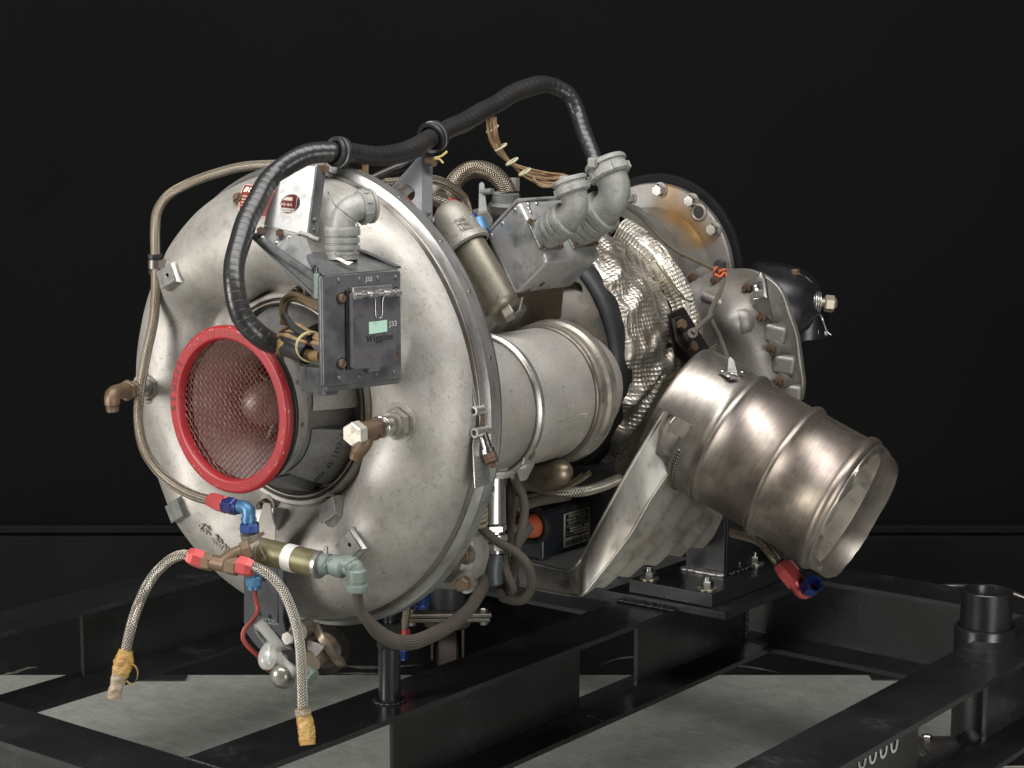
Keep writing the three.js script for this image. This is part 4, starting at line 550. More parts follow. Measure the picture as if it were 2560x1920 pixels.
// ---------- aluminium junction box with two elbow connectors ----------
{
  const K = at(1368, 655, { z: -0.225 }), e3 = at(1295, 501, { z: -0.225 }).sub(K), e2 = at(1287, 738, { z: -0.225 }).sub(K); const L3 = e3.length(), a3 = e3.clone().normalize();
  const nrm = V(a3.y, -a3.x, 0); if (nrm.x < 0) nrm.negate(); const a2 = e2.clone().normalize(), e1 = V(0, 0, -0.118);
  const far = e1.clone(); const F = (s, t, k) => K.clone().addScaledVector(e2, s).addScaledVector(e3, t).addScaledVector(e1, k);
  const faces = []; const pr = [[0, 0], [1, 0], [1.02, 1], [0, 1]];
  const body = new THREE.Shape();
  // prism with rounded corners along z
  const [cx, cy] = [K.x, K.y], pts2 = [F(0, 0, 0), F(0, 1, 0), F(1.02, 1, 0), F(1, 0, 0)];
  const rr = 0.008, sh = new THREE.Shape();
  pts2.forEach((p, i) => { const a = pts2[(i + 3) % 4], b = pts2[(i + 1) % 4], pa = a.clone().sub(p).normalize().multiplyScalar(rr).add(p), pb = b.clone().sub(p).normalize().multiplyScalar(rr).add(p); if (i === 0) sh.moveTo(pa.x, pa.y); else sh.lineTo(pa.x, pa.y); sh.quadraticCurveTo(p.x, p.y, pb.x, pb.y); }); sh.closePath();
  const g = new THREE.ExtrudeGeometry(sh, { depth: 0.112, bevelEnabled: true, bevelSize: 0.005, bevelThickness: 0.005, bevelSegments: 3, bevelOffset: -0.005, curveSegments: 5 }); g.translate(0, 0, K.z - 0.117);
  const jb = part(engine, 'junction_box', boxUV(crease(g, 0.7)), MT.alumBox, 'plain aluminium box tilted on the engine with two elbow connectors');
  const lip = [F(-0.02, 1.0, -0.01), F(1.1, 1.0, -0.01), F(1.1, 1.0, 1.02), F(-0.02, 1.0, 1.02)].map(p => p.clone().addScaledVector(a3, 0.001));
  part(jb, 'cover_flange', plate(lip, 0.0035, { b: 0.001 }), MT.alumBox);
  for (const [s, k] of [[0.15, 0.003], [0.55, 0.003], [0.9, 0.003]]) part(jb, 'rivet', rivet(F(s, 0.93, 0).addScaledVector(ZP, 0.0006), ZP, 0.0028), MT.alum);
  for (const [t, k] of [[0.93, 0.15], [0.93, 0.3], [0.86, 0.12], [0.8, 0.12]]) part(jb, 'rivet', rivet(F(0, t, k).addScaledVector(nrm, 0.0006), nrm, 0.0028), MT.bright);
  const n2 = V(-a2.y, a2.x, 0); if (n2.y > 0) n2.negate();
  for (const [s, k] of [[0.72, 0.33], [0.9, 0.16]]) part(jb, 'rusty_screw', rivet(F(s, 0, k).addScaledVector(n2, 0.0003), n2, 0.0045), MT.rust);
  part(jb, 'painted_mark', [text('J31', 0.004, 0.0003, F(0, 0.24, 0.12).addScaledVector(nrm, 0.0006), V(0, 0, -1), a3), text('J35', 0.004, 0.0003, F(0, 0.17, 0.68).addScaledVector(nrm, 0.0006), V(0, 0, -1), a3)], M([0.08, 0.08, 0.08], { rough: 0.7 }));
  const up1 = V(-0.42, 0.9, 0.12), c1 = F(0, 0.42, 0.16).addScaledVector(nrm, 0.001), c2 = F(0, 0.46, 0.78).addScaledVector(nrm, 0.002);
  const a = elbow(engine, c1, nrm, V(-0.35, 0.93, 0.05), 0.0235, 'elbow_connector', 'smaller of the two grey elbow connectors on the aluminium box');
  const b = elbow(engine, c2, nrm, V(-0.48, 0.88, -0.02), 0.0285, 'elbow_connector', 'larger of the two grey elbow connectors, joined to the black loom');
  for (const [c, s] of [[c1, 0.0235], [c2, 0.0285]]) { const pl = part(jb, 'connector_flange', box(c.clone(), s * 1.95, s * 1.95, 0.0028, { x: a3, y: ZP.clone().negate(), z: nrm, b: 0.001 }), MT.alum); for (const [i, j] of [[1, 1], [1, -1], [-1, 1], [-1, -1]]) part(pl, 'flange_screw', lathe([[0.0042, 0], [0.0042, 0.003], [0.002, 0.003], [0.002, 0.0015]], c.clone().addScaledVector(a3, i * s * 0.82).addScaledVector(ZP, j * s * 0.82).addScaledVector(nrm, 0.0014), nrm, { seg: 12 }), MT.brownOx); }
  part(a.nut, 'clamp_saddle', [box(a.end.clone().addScaledVector(a.dir, 0.002), 0.012, 0.012, 0.03, { b: 0.003 })], MT.zinc); part(b.nut, 'clamp_saddle', [box(b.end.clone().addScaledVector(b.dir, 0.002).addScaledVector(ZP, 0.018), 0.012, 0.014, 0.03, { b: 0.003 })], MT.zinc);
  lockWire(a.body, path([[1388, 572, 2.55], [1392, 555, 2.55], [1405, 545, 2.56]]));
  lockWire(a.body, path([[1440, 575, 2.55], [1455, 562, 2.545], [1462, 548, 2.55]])); lockWire(b.body, path([[1520, 590, 2.56], [1540, 572, 2.55], [1550, 555, 2.555]]));
}
// ---------- hose ends ----------
function hose(pts, r, name, label, m = MT.braid, parent = engine) { return part(parent, name, tube(pts, r, { rad: 20, nu: 4, vl: 0.0135, step: 0.004 }), m, label); }
function socket(parent, a, b, r, m = MT.redAn) { const d = b.clone().sub(a), L = d.length(); return part(parent, 'hose_socket', lathe([[0.0001, 0], [r * 0.82, 0], [r * 0.9, L * 0.08], [r * 1.0, L * 0.3], [r * 1.04, L * 0.36], [r * 1.04, L * 0.96], [r * 0.95, L], [0.0001, L]], a, d, { seg: 6, cr: 0.25 }), m); }
function nut(parent, a, b, r, m = MT.blueAn, name = 'swivel_nut') { const d = b.clone().sub(a), L = d.length(); return part(parent, name, [lathe([[0.0001, 0], [r * 0.8, 0], [r * 0.85, L * 0.2]], a, d, { seg: 24 }), hex(a.clone().addScaledVector(d, 0.2), d, r, L * 0.6), cyl(a.clone().addScaledVector(d, 0.8), b, r * 0.8)], m); }
// ---------- fuel filter ----------
{
  const a = at(1152, 578, { z: -0.15 }), b = at(1172, 616, { z: -0.15 }), c = at(1268, 778, { z: -0.15 }), ax = c.clone().sub(a).normalize(), L = c.distanceTo(b);
  const f = part(engine, 'fuel_filter', [lathe([[0.0001, -0.03], [0.014, -0.032], [0.02, -0.026], [0.0235, -0.016], [0.025, 0], [0.0265, 0.018], [0.03, 0.022], [0.03, 0.029], [0.026, 0.031]], b.clone().addScaledVector(ax, -0.03), ax, { seg: 40, cr: 0.9 }), cyl(b.clone().addScaledVector(ax, -0.045), b.clone().addScaledVector(ax, -0.035).add(V(-0.02, 0.018, -0.01)), 0.012)], MT.castDk, 'cast fuel filter with a long grey bowl slanting down');
  part(f, 'filter_bowl', lathe([[0.0225, -0.003], [0.0225, L * 0.86], [0.0205, L * 0.93], [0.016, L * 0.965], [0.0001, L * 0.97]], b, ax, { seg: 44, cr: 0.8 }), M([0.27, 0.25, 0.2], { metal: 0.65, rough: 0.46, map: 'grain', bump: 'cast', bs: 0.0001, dirt: [0.5, 20, 0.8, 0.75, 0.65] }), 'olive grey cylindrical filter bowl');
  part(f, 'bowl_hex', box(b.clone().addScaledVector(ax, L * 1.0), 0.026, 0.02, 0.016, (() => { const [u, v, w] = basis(ax, V(0.7, 0, 0.7)); return { x: u, y: w, z: v, b: 0.003 }; })()), M([0.3, 0.28, 0.23], { metal: 0.65, rough: 0.42, map: 'smudge' }));
  const [u, v, w] = basis(ax, EYE.clone().sub(b)); // u faces the camera side
  const x = v.clone().multiplyScalar(-1), yy = ax.clone().negate();
  ['PURE', 'TYPE B', '200-3'].forEach((s, i) => part(f, 'cast_lettering', text(s, 0.0052, 0.0012, b.clone().addScaledVector(ax, -0.026 + i * 0.0072).addScaledVector(u, 0.0246 + i * 0.0006).addScaledVector(x, x.dot(V(1, 0, 0)) > 0 ? 0.0 : -0.004), x.dot(V(0.79, 0, -0.61)) > 0 ? x : x.clone().negate(), yy), MT.castDk));
  part(f, 'boss', [lathe([[0.0095, 0], [0.0095, 0.02], [0.0085, 0.022], [0.0045, 0.022], [0.0045, 0.01]], at(1148, 560, { d: 2.45 }), V(-0.25, 0.9, -0.35), { seg: 24 }), lathe([[0.0095, 0], [0.0095, 0.02], [0.0085, 0.022], [0.0045, 0.022], [0.0045, 0.01]], at(1100, 575, { d: 2.42 }), V(0.0, 0.9, -0.2), { seg: 24 }), cyl(at(1068, 566, { d: 2.42 }), at(1110, 532, { d: 2.43 }), 0.0052)], MT.castDk);
  lockWire(f, path([[1146, 637, 2.415], [1152, 622, 2.4], [1180, 600, 2.395], [1203, 580, 2.4]]));
  // left inlet: blue nut and steel elbow
  nut(f, at(1068, 587, { d: 2.41 }), at(1112, 582, { d: 2.42 }), 0.0145, MT.blueAn); part(f, 'inlet_elbow', [cyl(at(1060, 584, { d: 2.405 }), at(1092, 590, { d: 2.415 }), 0.0095), tube(path([[1044, 556, 2.4], [1056, 574, 2.4], [1070, 586, 2.408]]), 0.0075)], MT.steel);
  part(f, 'thread', [0, 1, 2, 3].map(i => ring(at(1041 + i * 2, 546 + i * 4, { d: 2.4 }), V(0.35, -0.8, 0.1), 0.0075, 0.0012, { seg: 20, n: 6 })), MT.blueAn);
  // right outlet: blue elbow
  part(f, 'outlet_elbow', tube(path([[1178, 543, 2.46], [1190, 558, 2.455], [1205, 570, 2.45], [1209, 585, 2.445], [1200, 592, 2.44]]), 0.008), MT.blueAn); part(f, 'outlet_collar', cyl(at(1196, 552, { d: 2.455 }), at(1207, 582, { d: 2.445 }), 0.0098), MT.blueLt);
  const h2 = hose(path([[905, 452, 2.4], [950, 470, 2.4], [975, 486, 2.4], [992, 505, 2.4]]), 0.0075, 'braided_hose', 'braided hose with red end feeding the fuel filter');
  const s = socket(h2, at(990, 501, { d: 2.4 }), at(1024, 534, { d: 2.4 }), 0.0125); nut(h2, at(1022, 531, { d: 2.4 }), at(1042, 556, { d: 2.4 }), 0.0095, MT.blueAn);
  const h3 = hose(path([[1060, 495, 2.46], [1082, 500, 2.46], [1108, 508, 2.462], [1125, 517, 2.465]]), 0.0072, 'braided_hose', 'short braided hose with red end above the filter', MT.braidLt);
  socket(h3, at(1114, 511, { d: 2.463 }), at(1156, 533, { d: 2.47 }), 0.0115);
}
// hose arching over the top and down the left side
{
  const h = hose(path([[1172, 535, 2.56], [1160, 498, 2.56], [1125, 465, 2.54], [1083, 449, 2.52], [1020, 452, 2.5], [960, 456, 2.49], [885, 440, 2.47], [821, 423, 2.46], [760, 413, 2.45], [708, 412, 2.45], [616, 416, 2.46], [553, 430, 2.47], [474, 458, 2.48], [420, 489, 2.48], [394, 527, 2.47], [388, 571, 2.46], [389, 660, 2.45], [389, 730, 2.44], [384, 800, 2.43], [365, 890, 2.42], [349, 985, 2.41], [346, 1050, 2.4], [360, 1122, 2.38], [389, 1169, 2.36], [430, 1208, 2.33], [478, 1236, 2.3], [535, 1254, 2.27]]), 0.0064, 'braided_hose', 'long brown braided hose arching over the housing and down its left side');
  socket(h, at(526, 1250, { d: 2.272 }), at(566, 1263, { d: 2.25 }), 0.0105); nut(h, at(562, 1262, { d: 2.25 }), at(598, 1268, { d: 2.235 }), 0.0108, M([0.04, 0.045, 0.17], { metal: 0.5, rough: 0.3 }));
  part(h, 'hose_elbow', [tube(path([[590, 1266, 2.24], [612, 1268, 2.23], [621, 1276, 2.225], [622, 1296, 2.225], [622, 1312, 2.225]]), 0.0082, { rad: 20 }), cyl(at(622, 1294, { d: 2.225 }), at(622, 1302, { d: 2.225 }), 0.0094)], MT.blueLt);
  part(h, 'elbow_nut', hex(at(624, 1330, { d: 2.225 }), V(0, 1, 0), 0.0122, 0.0115, { ref: V(0.6, 0, 0.8) }), MT.blueAn);
  const cl = part(h, 'cushion_clamp', [lathe([[0.0066, -0.013], [0.0098, -0.013], [0.0098, -0.008], [0.0088, -0.007], [0.0088, 0.007], [0.0098, 0.008], [0.0098, 0.013], [0.0066, 0.013]], at(389, 660, { d: 2.45 }), V(0, 1, 0.02), { seg: 28 })], MT.rubber); part(cl, 'clamp_band', [lathe([[0.0089, -0.0055], [0.0096, -0.0055], [0.0096, 0.0055], [0.0089, 0.0055]], at(389, 660, { d: 2.45 }), V(0, 1, 0.02), { seg: 28 }), hex(at(412, 662, { d: 2.43 }), V(0.5, 0.1, 0.8), 0.0078, 0.008)], MT.steelDk);
  for (const [x, y] of [[868, 436], [899, 444]]) part(h, 'grommet', lathe([[0.0066, -0.003], [0.0105, -0.003], [0.0105, 0.003], [0.0066, 0.003], [0.0066, -0.003]], at(x, y, { d: 2.468 }), V(0.9, -0.25, -0.3), { seg: 24 }), M([0.24, 0.06, 0.03], { rough: 0.55 }));
  hose(path([[1118, 545, 2.6], [1122, 500, 2.62], [1140, 450, 2.63], [1180, 424, 2.64], [1225, 430, 2.64], [1258, 460, 2.635], [1276, 500, 2.63]]), 0.0125, 'braided_hose', 'fat brown braided hose looping behind the filter', MT.braid);
  const ell = part(engine, 'hose_adaptor', [lathe([[0.0001, 0], [0.02, 0], [0.024, 0.012], [0.02, 0.016], [0.018, 0.028], [0.0001, 0.03]], at(1264, 532, { d: 2.63 }), V(0.1, 1, 0.1), { seg: 30 })], MT.zinc, 'grey adaptor where the fat hose ends');
  part(ell, 'collar', lathe([[0.0135, -0.006], [0.0195, -0.006], [0.0195, 0.006], [0.0135, 0.006], [0.0135, -0.006]], at(1266, 494, { d: 2.632 }), V(0.2, -1, 0), { seg: 28 }), MT.rubber);
  const lev = part(engine, 'lever_arm', [plate(path([[1196, 548, 2.6], [1198, 462, 2.62], [1204, 455, 2.62], [1211, 462, 2.62], [1220, 544, 2.6]]), 0.006), cyl(at(1203, 480, { d: 2.615 }), at(1231, 478, { d: 2.6 }), 0.0042), cyl(at(1208, 546, { d: 2.605 }), at(1212, 552, { d: 2.585 }), 0.011)], MT.zinc, 'small upright lever arm with a pin');
  part(engine, 'top_fitting', [cyl(at(1010, 480, { d: 2.5 }), at(1040, 505, { d: 2.47 }), 0.016), cyl(at(1080, 470, { d: 2.56 }), at(1100, 500, { d: 2.54 }), 0.012), hex(at(1285, 480, { d: 2.66 }), V(0, 1, 0), 0.008, 0.02), cyl(at(1260, 535, { d: 2.7 }), at(1130, 580, { d: 2.6 }), 0.02)], MT.castDk);
}
// ---------- combustor can ----------
{
  const o = V(0.2, H - 0.006, 0.035);
  const can = part(engine, 'combustor_can', [lathe([[0.07, -0.068], [0.0835, -0.069], [0.0845, -0.08], [0.0852, -0.146], [0.084, -0.148]], o, ZP, { seg: 80, cr: 0.7 }), lathe([[0.0852, -0.158], [0.086, -0.16], [0.0865, -0.268], [0.085, -0.2725], [0.08, -0.2725]], o, ZP, { seg: 80, cr: 0.7 })], MT.can, 'cylindrical grey combustion can with a clamp band', { tint: tinter(p => { const d = Math.hypot(p.x - 0.285, p.y - H - 0.035, (p.z + 0.19) * 0.9); const s = sm(0.034, 0.03, d + 0.004 * fb3(p, 40, 2)); return [1 - 0.3 * s, 1 - 0.34 * s, 1 - 0.38 * s]; }) });
  const cb = part(can, 'can_clamp', lathe([[0.0855, -0.1465], [0.0885, -0.147], [0.0915, -0.150], [0.0915, -0.156], [0.0885, -0.159], [0.0858, -0.1595]], o, ZP, { seg: 80 }), MT.steel); part(cb, 'clamp_edge', [ring(V(o.x, o.y, -0.1112), ZP, 0.0876, 0.0014, { seg: 80, n: 6 })], MT.steelDk);
  tBolt(can, { a: at(1348, 1052, { d: 2.33 }), b: at(1336, 1096, { d: 2.33 }), c: at(1326, 1150, { d: 2.325 }), o: V(1, 0, 0) }, 0.66, MT.steel, MT.brownOx);
  part(can, 'stamped_number', [[...'65A0 97-00612'], [...'97 4LE52']].map((l, j) => l.map((ch, i) => { const th = (-13 - j * 7) * Math.PI / 180, z = -0.158 - i * 0.0049 - j * 0.014, e = V(Math.cos(th), Math.sin(th), 0); return ch === ' ' ? [] : text(ch, 0.0052, 0.0006, V(o.x + e.x * 0.0863, o.y + e.y * 0.0863, z), V(0, 0, -1), V(-Math.sin(th), Math.cos(th), 0)); })), M([0.62, 0.6, 0.54], { metal: 0.8, rough: 0.4 }));
  part(can, 'rear_flange', [lathe([[0.085, -0.276], [0.0915, -0.2765], [0.0925, -0.279], [0.0925, -0.284], [0.0905, -0.287], [0.0905, -0.292], [0.0945, -0.295], [0.0955, -0.302], [0.0945, -0.308], [0.086, -0.31]], o, ZP, { seg: 80 })], M([0.42, 0.385, 0.335], { metal: 0.75, rough: 0.42, map: 'smudge' })); part(can, 'seal_ring', ring(V(o.x, o.y, -0.2395), ZP, 0.0865, 0.0024, { seg: 70 }), MT.steelDk);
  part(can, 'rear_elbow', tube([V(0.2, o.y, -0.27), V(0.19, o.y, -0.3), V(0.15, o.y, -0.35), V(0.11, o.y + 0.01, -0.38)], t => 0.083 - 0.02 * t, { rad: 48, open: 1 }), MT.can, 'elbow duct behind the can');
  { const arc = []; for (let i = 0; i <= 24; i++) { const q = 2.45 + 1.32 * i / 24; arc.push(V(o.x - Math.sin(q) * 0.106, o.y + Math.cos(q) * 0.106, -0.212)); }
    const sp = part(can, 'lower_scoop', tube(arc, t => 0.0175 * Math.sqrt(Math.max(0.02, 1 - Math.pow(Math.max(0, (t - 0.86) / 0.14), 2))), { rad: 28, seg: 70, ref: ZP }), MT.bronze, 'brown rounded scoop under the can');
    part(sp, 'scoop_lip', lathe([[0.121, -0.252], [0.127, -0.253], [0.1275, -0.268], [0.12, -0.27]], o, ZP, { seg: 30, a0: 2.6, a1: 3.85, cr: 0.3 }), MT.bronze); }
  // outlet neck under the can with flanges
  const neck = part(can, 'drain_neck', [cyl(at(1230, 1195, { d: 2.36 }), at(1228, 1150, { d: 2.36 }), 0.028), cyl(at(1290, 1165, { d: 2.39 }), at(1292, 1115, { d: 2.39 }), 0.022), lathe([[0.0001, 0], [0.03, 0], [0.0305, 0.001], [0.0305, 0.006], [0.029, 0.007], [0.0001, 0.007]], at(1230, 1182, { d: 2.36 }), V(0, 1, 0), { seg: 40 }), lathe([[0.0001, -0.02], [0.014, -0.018], [0.02, -0.006], [0.0235, 0], [0.0235, 0.005], [0.0225, 0.006], [0.0001, 0.006]], at(1290, 1163, { d: 2.39 }), V(0, 1, 0), { seg: 40 })], MT.cast);
  // igniter body hanging from the neck
  const ig = part(engine, 'igniter_plug', [cyl(at(1233, 1310, { d: 2.36 }), at(1231, 1182, { d: 2.36 }), 0.0165, 0.0165, { c: 0.001 })], MT.alum, 'grey cylindrical igniter hanging under the combustion can');
  part(ig, 'hex_collar', [hex(at(1235, 1326, { d: 2.36 }), V(0, 1, 0), 0.0165, 0.0085, { ref: V(0.3, 0, 0.9) }), cyl(at(1236, 1334, { d: 2.36 }), at(1236, 1326, { d: 2.36 }), 0.0135)], MT.bright); part(ig, 'hex_nut', [cyl(at(1238, 1352, { d: 2.36 }), at(1237, 1338, { d: 2.36 }), 0.0158), hex(at(1239, 1372, { d: 2.36 }), V(0, 1, 0), 0.016, 0.0095, { ref: V(0.5, 0, 0.8) }), cyl(at(1240, 1384, { d: 2.36 }), at(1239, 1370, { d: 2.36 }), 0.0105)], MT.steel);
  part(ig, 'side_port', [cyl(at(1222, 1222, { d: 2.345 }), at(1207, 1224, { d: 2.33 }), 0.0085), cyl(at(1209, 1224, { d: 2.332 }), at(1200, 1225, { d: 2.322 }), 0.006), cyl(at(1206, 1235, { d: 2.325 }), at(1203, 1270, { d: 2.33 }), 0.0055)], MT.alum);
  part(ig, 'rubber_boot', tube(path([[1241, 1384, 2.36], [1235, 1405, 2.36], [1232, 1430, 2.36], [1236, 1462, 2.36]]), t => 0.0105 + 0.002 * Math.sin(t * 3), { rad: 22 }), M([0.05, 0.055, 0.062], { rough: 0.45 }));
}
// pump casting under the clamp
{
  const o = at(1130, 1385, { z: -0.075 });
  const pc = part(engine, 'pump_casting', [plate(path([[1010, 1440], [1180, 1300], [1200, 1340], [1204, 1395], [1192, 1440], [1165, 1468], [1125, 1466], [1060, 1462]], { z: -0.07 }), 0.05, { b: 0.01 }), plate(path([[1100, 1440], [1215, 1300], [1218, 1380], [1200, 1470], [1160, 1475]], { z: -0.12 }), 0.03, { b: 0.004 })], MT.cast, 'light cast pump body with two wired bolts below the clamp');
  for (const [x, y] of [[1168, 1384], [1168, 1456]]) { const p = at(x, y, { z: -0.0445 }); const b = part(pc, 'pump_bolt', hex(p.clone().addScaledVector(ZP, 0.004), V(0.25, 0, 1), 0.0092, 0.011), MT.brownOx); part(b, 'washer', cyl(p, p.clone().addScaledVector(ZP, 0.004), 0.0135), MT.alum); }
  lockWire(pc, path([[1178, 1392, 2.33], [1177, 1415, 2.33], [1168, 1440, 2.325], [1168, 1465, 2.315]]));
  part(pc, 'stamped_letters', text('PUMP', 0.0055, 0.0004, at(1085, 1410, { z: -0.0449 }), V(1, 0, 0), V(0, 1, 0), fontR), MT.steelDk);
  part(pc, 'blue_cap', [cyl(at(1052, 1512, { z: -0.13 }), at(1052, 1462, { z: -0.13 }), 0.012), ...[0, 1, 2, 3].map(i => ring(at(1052, 1488 + i * 6, { z: -0.13 }), V(0, 1, 0), 0.012, 0.0014, { seg: 20, n: 6 })), lathe([[0.0001, -0.006], [0.009, -0.005], [0.012, 0]], at(1052, 1512, { z: -0.13 }), V(0, 1, 0), { seg: 24 })], MT.blueAn); part(pc, 'blue_cap', [cyl(at(1018, 1506, { z: -0.13 }), at(1018, 1476, { z: -0.13 }), 0.012)], MT.blueAn);
}
// sheet shield between filter and can, small oval duct
part(engine, 'shield_sheet', [plate(path([[1235, 850], [1250, 770], [1290, 735], [1412, 690], [1408, 730], [1402, 792], [1392, 806], [1340, 812], [1300, 822]], { x: 0.148 }), 0.0016, { b: 0.0006 })], MT.bronze, 'brown curved sheet shield behind the filter bowl');
part(engine, 'relay_case', [box(at(1215, 770, { z: -0.22 }), 0.08, 0.06, 0.06, { b: 0.006, x: V(0.82, -0.57, 0), y: V(0.57, 0.82, 0), z: ZP }), box(at(1195, 735, { z: -0.19 }), 0.05, 0.09, 0.02, { b: 0.004, x: V(0.82, -0.57, 0), y: V(0.57, 0.82, 0), z: ZP }), plate(path([[1270, 760], [1308, 742], [1300, 775], [1262, 808], [1200, 800]], { z: -0.17 }), 0.003)], MT.alum, 'light metal relay case behind the filter bowl');
part(engine, 'oval_duct', lathe([[0.0135, 0.004], [0.014, 0], [0.0152, 0], [0.0148, 0.006], [0.012, 0.03], [0.01, 0.04]], at(1432, 728, { x: 0.14 }), V(-0.75, 0.3, -0.5), { seg: 36, cr: 1 }), M([0.3, 0.25, 0.13], { metal: 0.6, rough: 0.4, map: 'smudge' }), 'small yellowish oval duct under the aluminium box');
// ---------- turbine section ----------
const turb = part(engine, 'turbine_casing', [lathe([[0.1, -0.06], [0.14, -0.08], [0.145, -0.2], [0.13, -0.34], [0.14, -0.37]], AX, ZP, { seg: 80, cr: 0.8 })], MT.castDk, 'dark turbine casing between housing and heat blanket');
part(turb, 'stained_cone', lathe([[0.12, -0.29], [0.14, -0.3], [0.158, -0.335], [0.172, -0.378], [0.182, -0.395], [0.189, -0.415]], AX, ZP, { seg: 120, cr: 0.9 }), M([0.2, 0.175, 0.145], { metal: 0.75, rough: 0.42, map: 'smudge', dirt: [1, 26, 0.5, 0.6, 0.72] }), 'heat-stained conical casing ring');
part(turb, 'black_ring', lathe([[0.188, -0.412], [0.1905, -0.41], [0.195, -0.412], [0.2, -0.42], [0.204, -0.44], [0.2, -0.47], [0.185, -0.5]], AX, ZP, { seg: 120, cr: 0.8 }), MT.rubber);
part(turb, 'rear_drum', lathe([[0.186, -0.49], [0.176, -0.56], [0.168, -0.68], [0.1, -0.7]], AX, ZP, { seg: 80 }), MT.castDk);
// heat blanket of embossed foil
{
  const rid = [[0.5, 0.2, 0.9], [-0.1, 0.7, 1.2], [-0.5, 0.4, 0.8], [0.85, 0.5, 1.0], [0.2, 0.55, 0.5], [0.0, 0.3, 1.6], [-0.8, 0.6, 1.1]];
  const f = (a0, a1, z0, z1, R0, R1, amp, off) => { const g = grid(260, 90, (s, t) => {
    const a = a0 + (a1 - a0) * s, z = z0 + (z1 - z0) * t, q = V(a * 0.2, t * 0.17, off); let w = fb3(q, 16, off) * 0.009 + Math.abs(n3(q, 26, off + 4)) * 0.0045 - Math.abs(n3(q, 70, off + 5)) * 0.0009 - Math.abs(n3(q, 11, off + 8)) * 0.009 - Math.abs(n3(V(q.x * 0.4, q.y, off), 30, off + 2)) * 0.0025;
    for (const [c, sl, k] of rid) { const d = a - c - sl * (t - 0.5) + 0.12 * n3(q, 20, 6); w += 0.0045 * k * Math.exp(-d * d / 0.003) - 0.003 * k * Math.exp(-(d - 0.1) * (d - 0.1) / 0.004); }
    const R = R0 + (R1 - R0) * t + 0.02 * Math.sin(Math.PI * Math.pow(t, 0.8)) + w * amp - 0.012 * sm(0.08, 0, t) - 0.006 * sm(0.95, 1, t); const e = 0.012 * n3(q, 18, 31) * sm(0.2, 0, t) + 0.012 * n3(q, 14, 37) * sm(0.8, 1, t);
    return [V(R * Math.cos(a), H + R * Math.sin(a), z + e), a * 0.2, t * 0.17]; }); g.computeVertexNormals(); return g.toNonIndexed(); };
  const bl = part(engine, 'heat_blanket', f(-1.35, 1.5, -0.425, -0.585, 0.203, 0.19, 1, 1), MT.foil, 'crumpled embossed silver foil heat blanket wrapped round the turbine');
  part(bl, 'blanket_edge', f(-0.9, 1.2, -0.588, -0.64, 0.198, 0.192, 0.3, 7), MT.foil, 'quilted foil strip behind the lacing');
  part(bl, 'snap_rivet', rivet(V(0.199, H - 0.055, -0.5).add(V(0, 0, 0)), V(0.95, -0.25, 0), 0.006, 0.004), MT.bright);
  // window in the blanket with igniter boss
  const P = (px, py, R = 0.219) => { const a = at(px, py, { d: 2.0 }), s = at(px, py, { d: 3.2 }).sub(a); for (let i = 0; i <= 900; i++) { const p = a.clone().addScaledVector(s, i / 900); if (Math.hypot(p.x, p.y - H) < R && p.z < -0.42) return p; } return at(px, py, { x: 0.2 }); };
  const win = part(bl, 'casing_window', plate([[1668, 786], [1706, 768], [1740, 812], [1786, 892], [1772, 908], [1745, 898], [1718, 908], [1690, 890]].map(q => P(...q)), 0.003, { b: 0.001 }), M([0.035, 0.03, 0.03], { metal: 0.5, rough: 0.45 }), 'dark casing showing through an opening in the blanket');
  part(win, 'igniter_flange', plate([[1680, 796], [1700, 790], [1716, 800], [1700, 830], [1706, 850], [1732, 870], [1724, 884], [1706, 874], [1690, 850]].map(q => P(q[0], q[1], 0.227)), 0.005, { b: 0.0015 }), M([0.06, 0.05, 0.048], { metal: 0.6, rough: 0.4 }));
  for (const [x, y] of [[1699, 813], [1727, 868]]) part(win, 'flange_bolt', hex(P(x, y, 0.231), V(0.9, 0.3, 0.2), 0.0078, 0.009), MT.brownOx);
  part(win, 'igniter_stub', cyl(P(1718, 842, 0.229), at(1732, 832, { d: 2.55 }), 0.0068), MT.steelDk);
  // lacing wire
  part(bl, 'lacing_wire', [tube([P(1640, 655, 0.223), P(1665, 690, 0.223), P(1700, 740, 0.222), P(1730, 755, 0.22)], 0.0012), tube([P(1655, 662, 0.223), P(1680, 705, 0.223), P(1712, 748, 0.22)], 0.0012), tube([P(1655, 960, 0.216), at(1700, 930, { d: 2.55 }), at(1790, 868, { d: 2.6 })], 0.0009), tube([P(1655, 952, 0.216), at(1705, 922, { d: 2.55 }), at(1792, 860, { d: 2.6 })], 0.0009)], M([0.2, 0.2, 0.11], { metal: 0.6, rough: 0.4 }));
}
